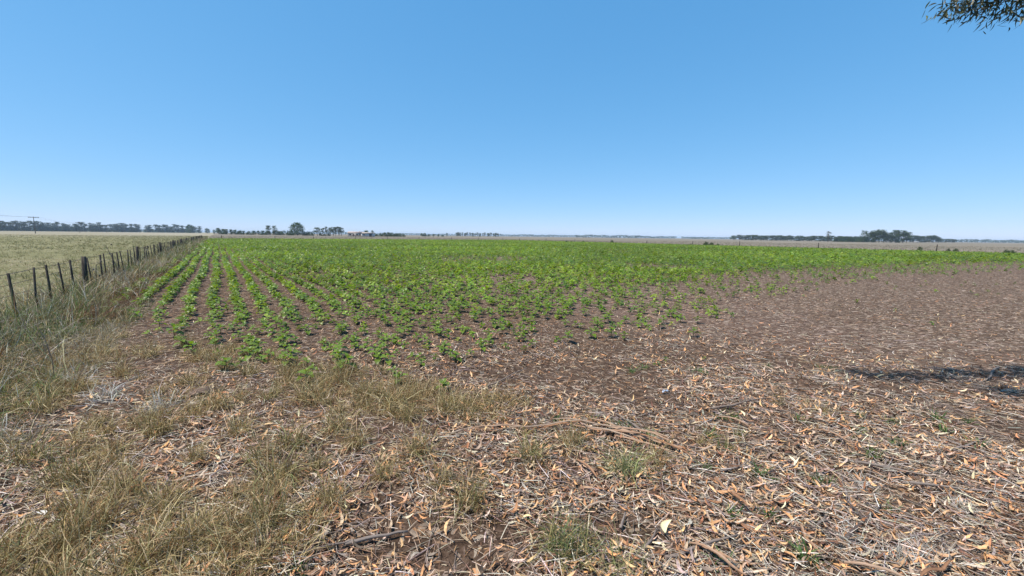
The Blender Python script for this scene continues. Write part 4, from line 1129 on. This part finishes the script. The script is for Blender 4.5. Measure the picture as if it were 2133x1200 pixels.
def build_homestead():
    white = ramp_mat('white_plaster', [(0.42, 0.37, 0.33), (0.5, 0.45, 0.41)], 0.8, 0.6)
    pink = ramp_mat('pale_pink_roof', [(0.33, 0.25, 0.22), (0.42, 0.33, 0.3)], 0.7, 0.8)
    tin = ramp_mat('grey_tin', [(0.30, 0.33, 0.35), (0.42, 0.44, 0.45)], 0.5, 0.8, spec=0.4)
    tan = ramp_mat('tan_roof', [(0.38, 0.30, 0.24), (0.5, 0.42, 0.36)], 0.7, 0.8)
    dark = ramp_mat('dark_opening', [(0.03, 0.03, 0.035), (0.05, 0.05, 0.055)], 0.3, 2, spec=0.5)
    wood = ramp_mat('brown_door', [(0.16, 0.08, 0.05), (0.24, 0.13, 0.09)], 0.7, 2)
    x, y = along(739, 330)
    h = empty('farmhouse', (x, y, 0), 0.12); tag(h, 'long low white farmhouse with a pale pink roof on the plain', 'house')
    link('wall', tri_mesh('house_wall', *box(-5.6, 5.6, 0, 7, -0.1, 2.7), white), h)
    r = link('roof', tri_mesh('house_roof', *gable(-5.6, 5.6, 0, 7, 2.703, 3.9), pink), h)
    link('chimney', tri_mesh('house_chimney', *box(2.6, 3.2, 3.6, 4.2, 3.2, 4.5), white), r)
    link('door', tri_mesh('house_door', *box(-1.6, -0.6, -0.06, 0.05, 0, 2.1), wood), h)
    for q in (-4.2, 1.0, 3.4):
        w = link('window', tri_mesh('house_window', *box(q, q + 1.5, -0.08, 0.05, 0.9, 2.1), white), h)
        link('pane', tri_mesh('house_pane', *box(q + 0.1, q + 1.4, -0.10, 0.0, 1.0, 2.0), dark), w)
    link('veranda_wall', tri_mesh('house_veranda', *box(5.0, 8.0, -1.4, -0.2, -0.1, 1.9), white), h)
    x, y = along(765, 322)
    s = empty('farm_shed', (x, y, 0), 0.08); tag(s, 'grey tin shed with a tan roof beside the white farmhouse', 'shed')
    link('wall', tri_mesh('shed_wall', *box(-4.2, 4.2, 0, 6, -0.1, 2.6), tin), s)
    link('roof', tri_mesh('shed_roof', *gable(-4.2, 4.2, 0, 6, 2.603, 3.3), tan), s)
    link('door', tri_mesh('shed_door', *box(1.4, 3.4, -0.06, 0.05, 0, 2.2), dark), s)
    link('window', tri_mesh('shed_window', *box(-3.0, -1.8, -0.06, 0.05, 1.0, 1.9), dark), s)
    for px, d, w, lab in ((1058 + 140, 1450, 5, 'tiny white far house before the darker tree belt'), (1912, 600, 5, 'tiny white far shed at the foot of the hazy grove'), (2086, 1500, 12, 'tiny white far building before the long blue wood'), (1462, 1600, 5, 'tiny white far house by the short dark thicket')):
        x, y = along(px, d); e = empty('far_building', (x, y, 0), 0.2, (0.8, 0.8, 0.55)); tag(e, lab, 'building')
        link('wall', tri_mesh('far_wall', *box(-w / 2, w / 2, 0, 5, -0.1, 2.6), white), e)
        link('roof', tri_mesh('far_roof', *gable(-w / 2, w / 2, 0, 5, 2.603, 3.6), tin), e)
        link('door', tri_mesh('far_door', *box(-0.5, 0.5, -0.06, 0.05, 0, 2.0), wood), e)
build_homestead()

# ------------------------------------------------------------------ power line
def build_power():
    mw = ramp_mat('pole_wood', [(0.10, 0.095, 0.09), (0.18, 0.17, 0.16)], 0.85, 4, (4, 4, 0.5))
    ms = ramp_mat('insulator', [(0.2, 0.18, 0.17), (0.3, 0.28, 0.27)], 0.3, 4, spec=0.5)
    spots = [along(-60, 130), along(73, 235), along(166, 368), along(222, 500), along(258, 640)]
    tops = []
    for i, (x, y) in enumerate(spots):
        if i == 0: x, y = spots[1][0] * 2 - spots[2][0], spots[1][1] * 2 - spots[2][1]
        if i: 
            e = empty('power_pole', (x, y, 0), 0.35); tag(e, 'slim wooden power pole with a single crossarm standing in the pasture', 'power pole', 'power poles crossing the pasture')
            link('pole', tri_mesh('power_pole', *tube([(0, 0, -0.3), (0, 0, 4.5), (0, 0, 9.0)], [0.2, 0.17, 0.14], 8), mw), e)
            link('crossarm', tri_mesh('power_crossarm', *box(-2.3, 2.3, -0.11, 0.11, 8.8, 9.08), mw), e)
            for q in (-2.1, 0, 2.1):
                link('insulator', tri_mesh('power_insulator', *tube([(q, 0, 9.07), (q, 0, 9.2), (q, 0, 9.36)], [0.09, 0.12, 0.05], 7), ms), e)
        tops.append((x, y))
    for q in (-2.1, 0, 2.1):
        pts = []
        for (xa, ya), (xb, yb) in zip(tops, tops[1:]):
            for k in range(10):
                t = k / 10; pts.append((xa + (xb - xa) * t + q * math.cos(0.35), ya + (yb - ya) * t + q * math.sin(0.35), 9.36 - 4 * 1.3 * t * (1 - t)))
        pts.append((tops[-1][0] + q * math.cos(0.35), tops[-1][1] + q * math.sin(0.35), 9.36))
        o = link('power_cable', tri_mesh('power_cable', *tube(pts, [0.02] * len(pts), 4), M_wire)); tag(o, 'thin sagging cable strung between the power poles', 'cable', 'power line cables')
build_power()

# ------------------------------------------------------------------ gum tree overhanging the field edge
def build_gum():
    r = np.random.default_rng(5)
    bx, by = 12.2, 4.2
    e = empty('gum_tree', (bx, by, 0)); tag(e, 'large gum tree whose drooping leafy branch hangs over the field', 'tree')
    M_gleaf = vcol_mat('gum_leaf', 0.45, 0.22, (1.0, 1.1, 0.7), 0.4, 0.2, 40)
    link('trunk', tri_mesh('gum_trunk', *tube([(0, 0, -0.2), (0.1, 0, 2), (-0.1, 0.2, 5), (-0.3, 0.1, 9), (-0.4, 0, 13)], [0.42, 0.34, 0.28, 0.2, 0.08], 12), M_bark, smooth=True), e)
    base = np.array((bx, by, 0))
    tip = lambda px, py, d: np.array(tuple(Vector((0, 0, CAM_H)) + ray(px, py) * d)) - base
    hang = [tip(1980, 12, 4.9), tip(2006, 22, 4.9), tip(2050, 6, 4.8), tip(2092, 34, 4.7), tip(2122, 8, 4.7), tip(2010, 2, 4.9), tip(2080, 14, 4.8), tip(1998, 14, 4.7)]
    def branch(p0, p1, r0, sag=0.3):
        p0, p1 = np.array(p0), np.array(p1)
        pts = [p0 + (p1 - p0) * t + np.array((0, 0, sag * math.sin(math.pi * t))) for t in (0, 0.25, 0.5, 0.75, 1)]
        link('branch', tri_mesh('gum_branch', *tube(pts, [r0, r0 * 0.8, r0 * 0.6, r0 * 0.4, r0 * 0.18], 7), M_bark, smooth=True), e)
    knot = (hang[2] + hang[3]) / 2 + np.array((0.9, -0.5, 0.9))
    branch((-0.1, 0.15, 4.6), knot, 0.10, 0.5)
    for h in hang: branch(knot, h, 0.02, 0.15)
    leafv, leaft = gum_leaf(0.10, 0.08, 6, 0.15, 0.16)
    variants = []
    for c in ((0.035, 0.045, 0.025), (0.06, 0.07, 0.03), (0.13, 0.12, 0.08), (0.09, 0.105, 0.025), (0.045, 0.05, 0.035)):
        variants.append(tri_mesh('gum_hanging_leaf', leafv + (0.5, 0, 0), leaft, M_gleaf, np.tile([c], (len(leafv), 1)), True))
    k = 0
    for h, cntl in zip(hang, (120, 110, 90, 110, 90, 120, 100, 120)):
        for q in range(cntl):
            p = h + np.clip(r.normal(0, 1, 3), -1.5, 1.5) * (0.11, 0.11, 0.08) + (r.random() ** 3) * (knot - h) * 0.3
            o = link('leaf', variants[r.choice(5, p=(0.34, 0.26, 0.1, 0.15, 0.15))], e, tuple(p), (r.normal(0, 0.6), 0.75 + r.normal(0, 0.4), math.pi + 0.4 + r.normal(0, 0.9)), float(r.uniform(0.078, 0.128)))
            k += 1
    # the rest of the crown, above and beside the picture, which shades the ground at the side
    bag = Bag(); cl = []
    for q in range(150):
        a = r.uniform(0, 6.28); z = r.uniform(5.5, 14.0); q2 = 4.2 * math.sin(math.pi * min(1, (z - 4) / 11)) ** 0.6 * r.random() ** 0.5
        cl.append((q2 * math.cos(a) + 1.0, q2 * math.sin(a) - 1.6, z))
    for sx, sy, H, w in ((5.05, 5.78, 6.0, 0.10), (5.45, 5.62, 6.0, 0.16), (6.05, 5.70, 6.2, 0.14), (6.5, 5.85, 6.2, 0.12), (6.95, 5.80, 6.3, 0.22), (7.5, 5.6, 6.3, 0.2), (6.35, 5.12, 6.1, 0.16), (6.75, 5.02, 6.1, 0.2)):
        px_ = np.array((sx, sy, 0)) + np.array(S) / S.z * H - base
        cl.append(tuple(px_)); branch((-0.15, 0.2, 6.0), px_, 0.035, 0.4)
    cl = np.array(cl); per = np.full(len(cl), 60); per[-8:] = 150
    cen = np.repeat(cl, per, 0); n = len(cen)
    sd = np.repeat(np.where(np.arange(len(cl)) >= len(cl) - 8, 0.17, 0.5), per)
    pos = cen + r.standard_normal((n, 3)) * sd[:, None] * (1, 0.75, 0.5)
    Mx = rots(r.uniform(0, 6.28, n), r.normal(0, 0.5, n), 0.8 + r.normal(0, 0.5, n)) * r.uniform(0.12, 0.2, n)[:, None, None]
    bag.add((leafv, leaft), Mx, pos, np.tile([[0.07, 0.09, 0.045]], (n, 1)) * r.uniform(0.7, 1.5, (n, 1)))
    o = link('crown', bag.mesh('gum_crown', M_gleaf), e)
    o['kind'] = 'stuff'
    for q in range(7):
        c = cl[r.integers(150)]; branch((-0.3, 0.1, max(3.5, c[2] - 3)), c, 0.09, 0.3)
build_gum()

# ------------------------------------------------------------------ summer haze over the plain
def build_haze():
    mt, nt, out = new_mat('haze')
    pv = N(nt, 'ShaderNodeVolumePrincipled')
    pv.inputs['Color'].default_value = (0.62, 0.80, 1.0, 1)
    pv.inputs['Density'].default_value = 0.00015
    pv.inputs['Anisotropy'].default_value = 0.0
    nt.links.new(pv.outputs[0], out.inputs['Volume'])
    v, t = box(-9500, 9500, -9500, 9500, -1.2, 24)
    me = tri_mesh('haze', v, t, mt)
    o = link('haze', me); tag(o, 'thin pale blue summer haze over the plain', 'haze', kind='stuff')
build_haze()
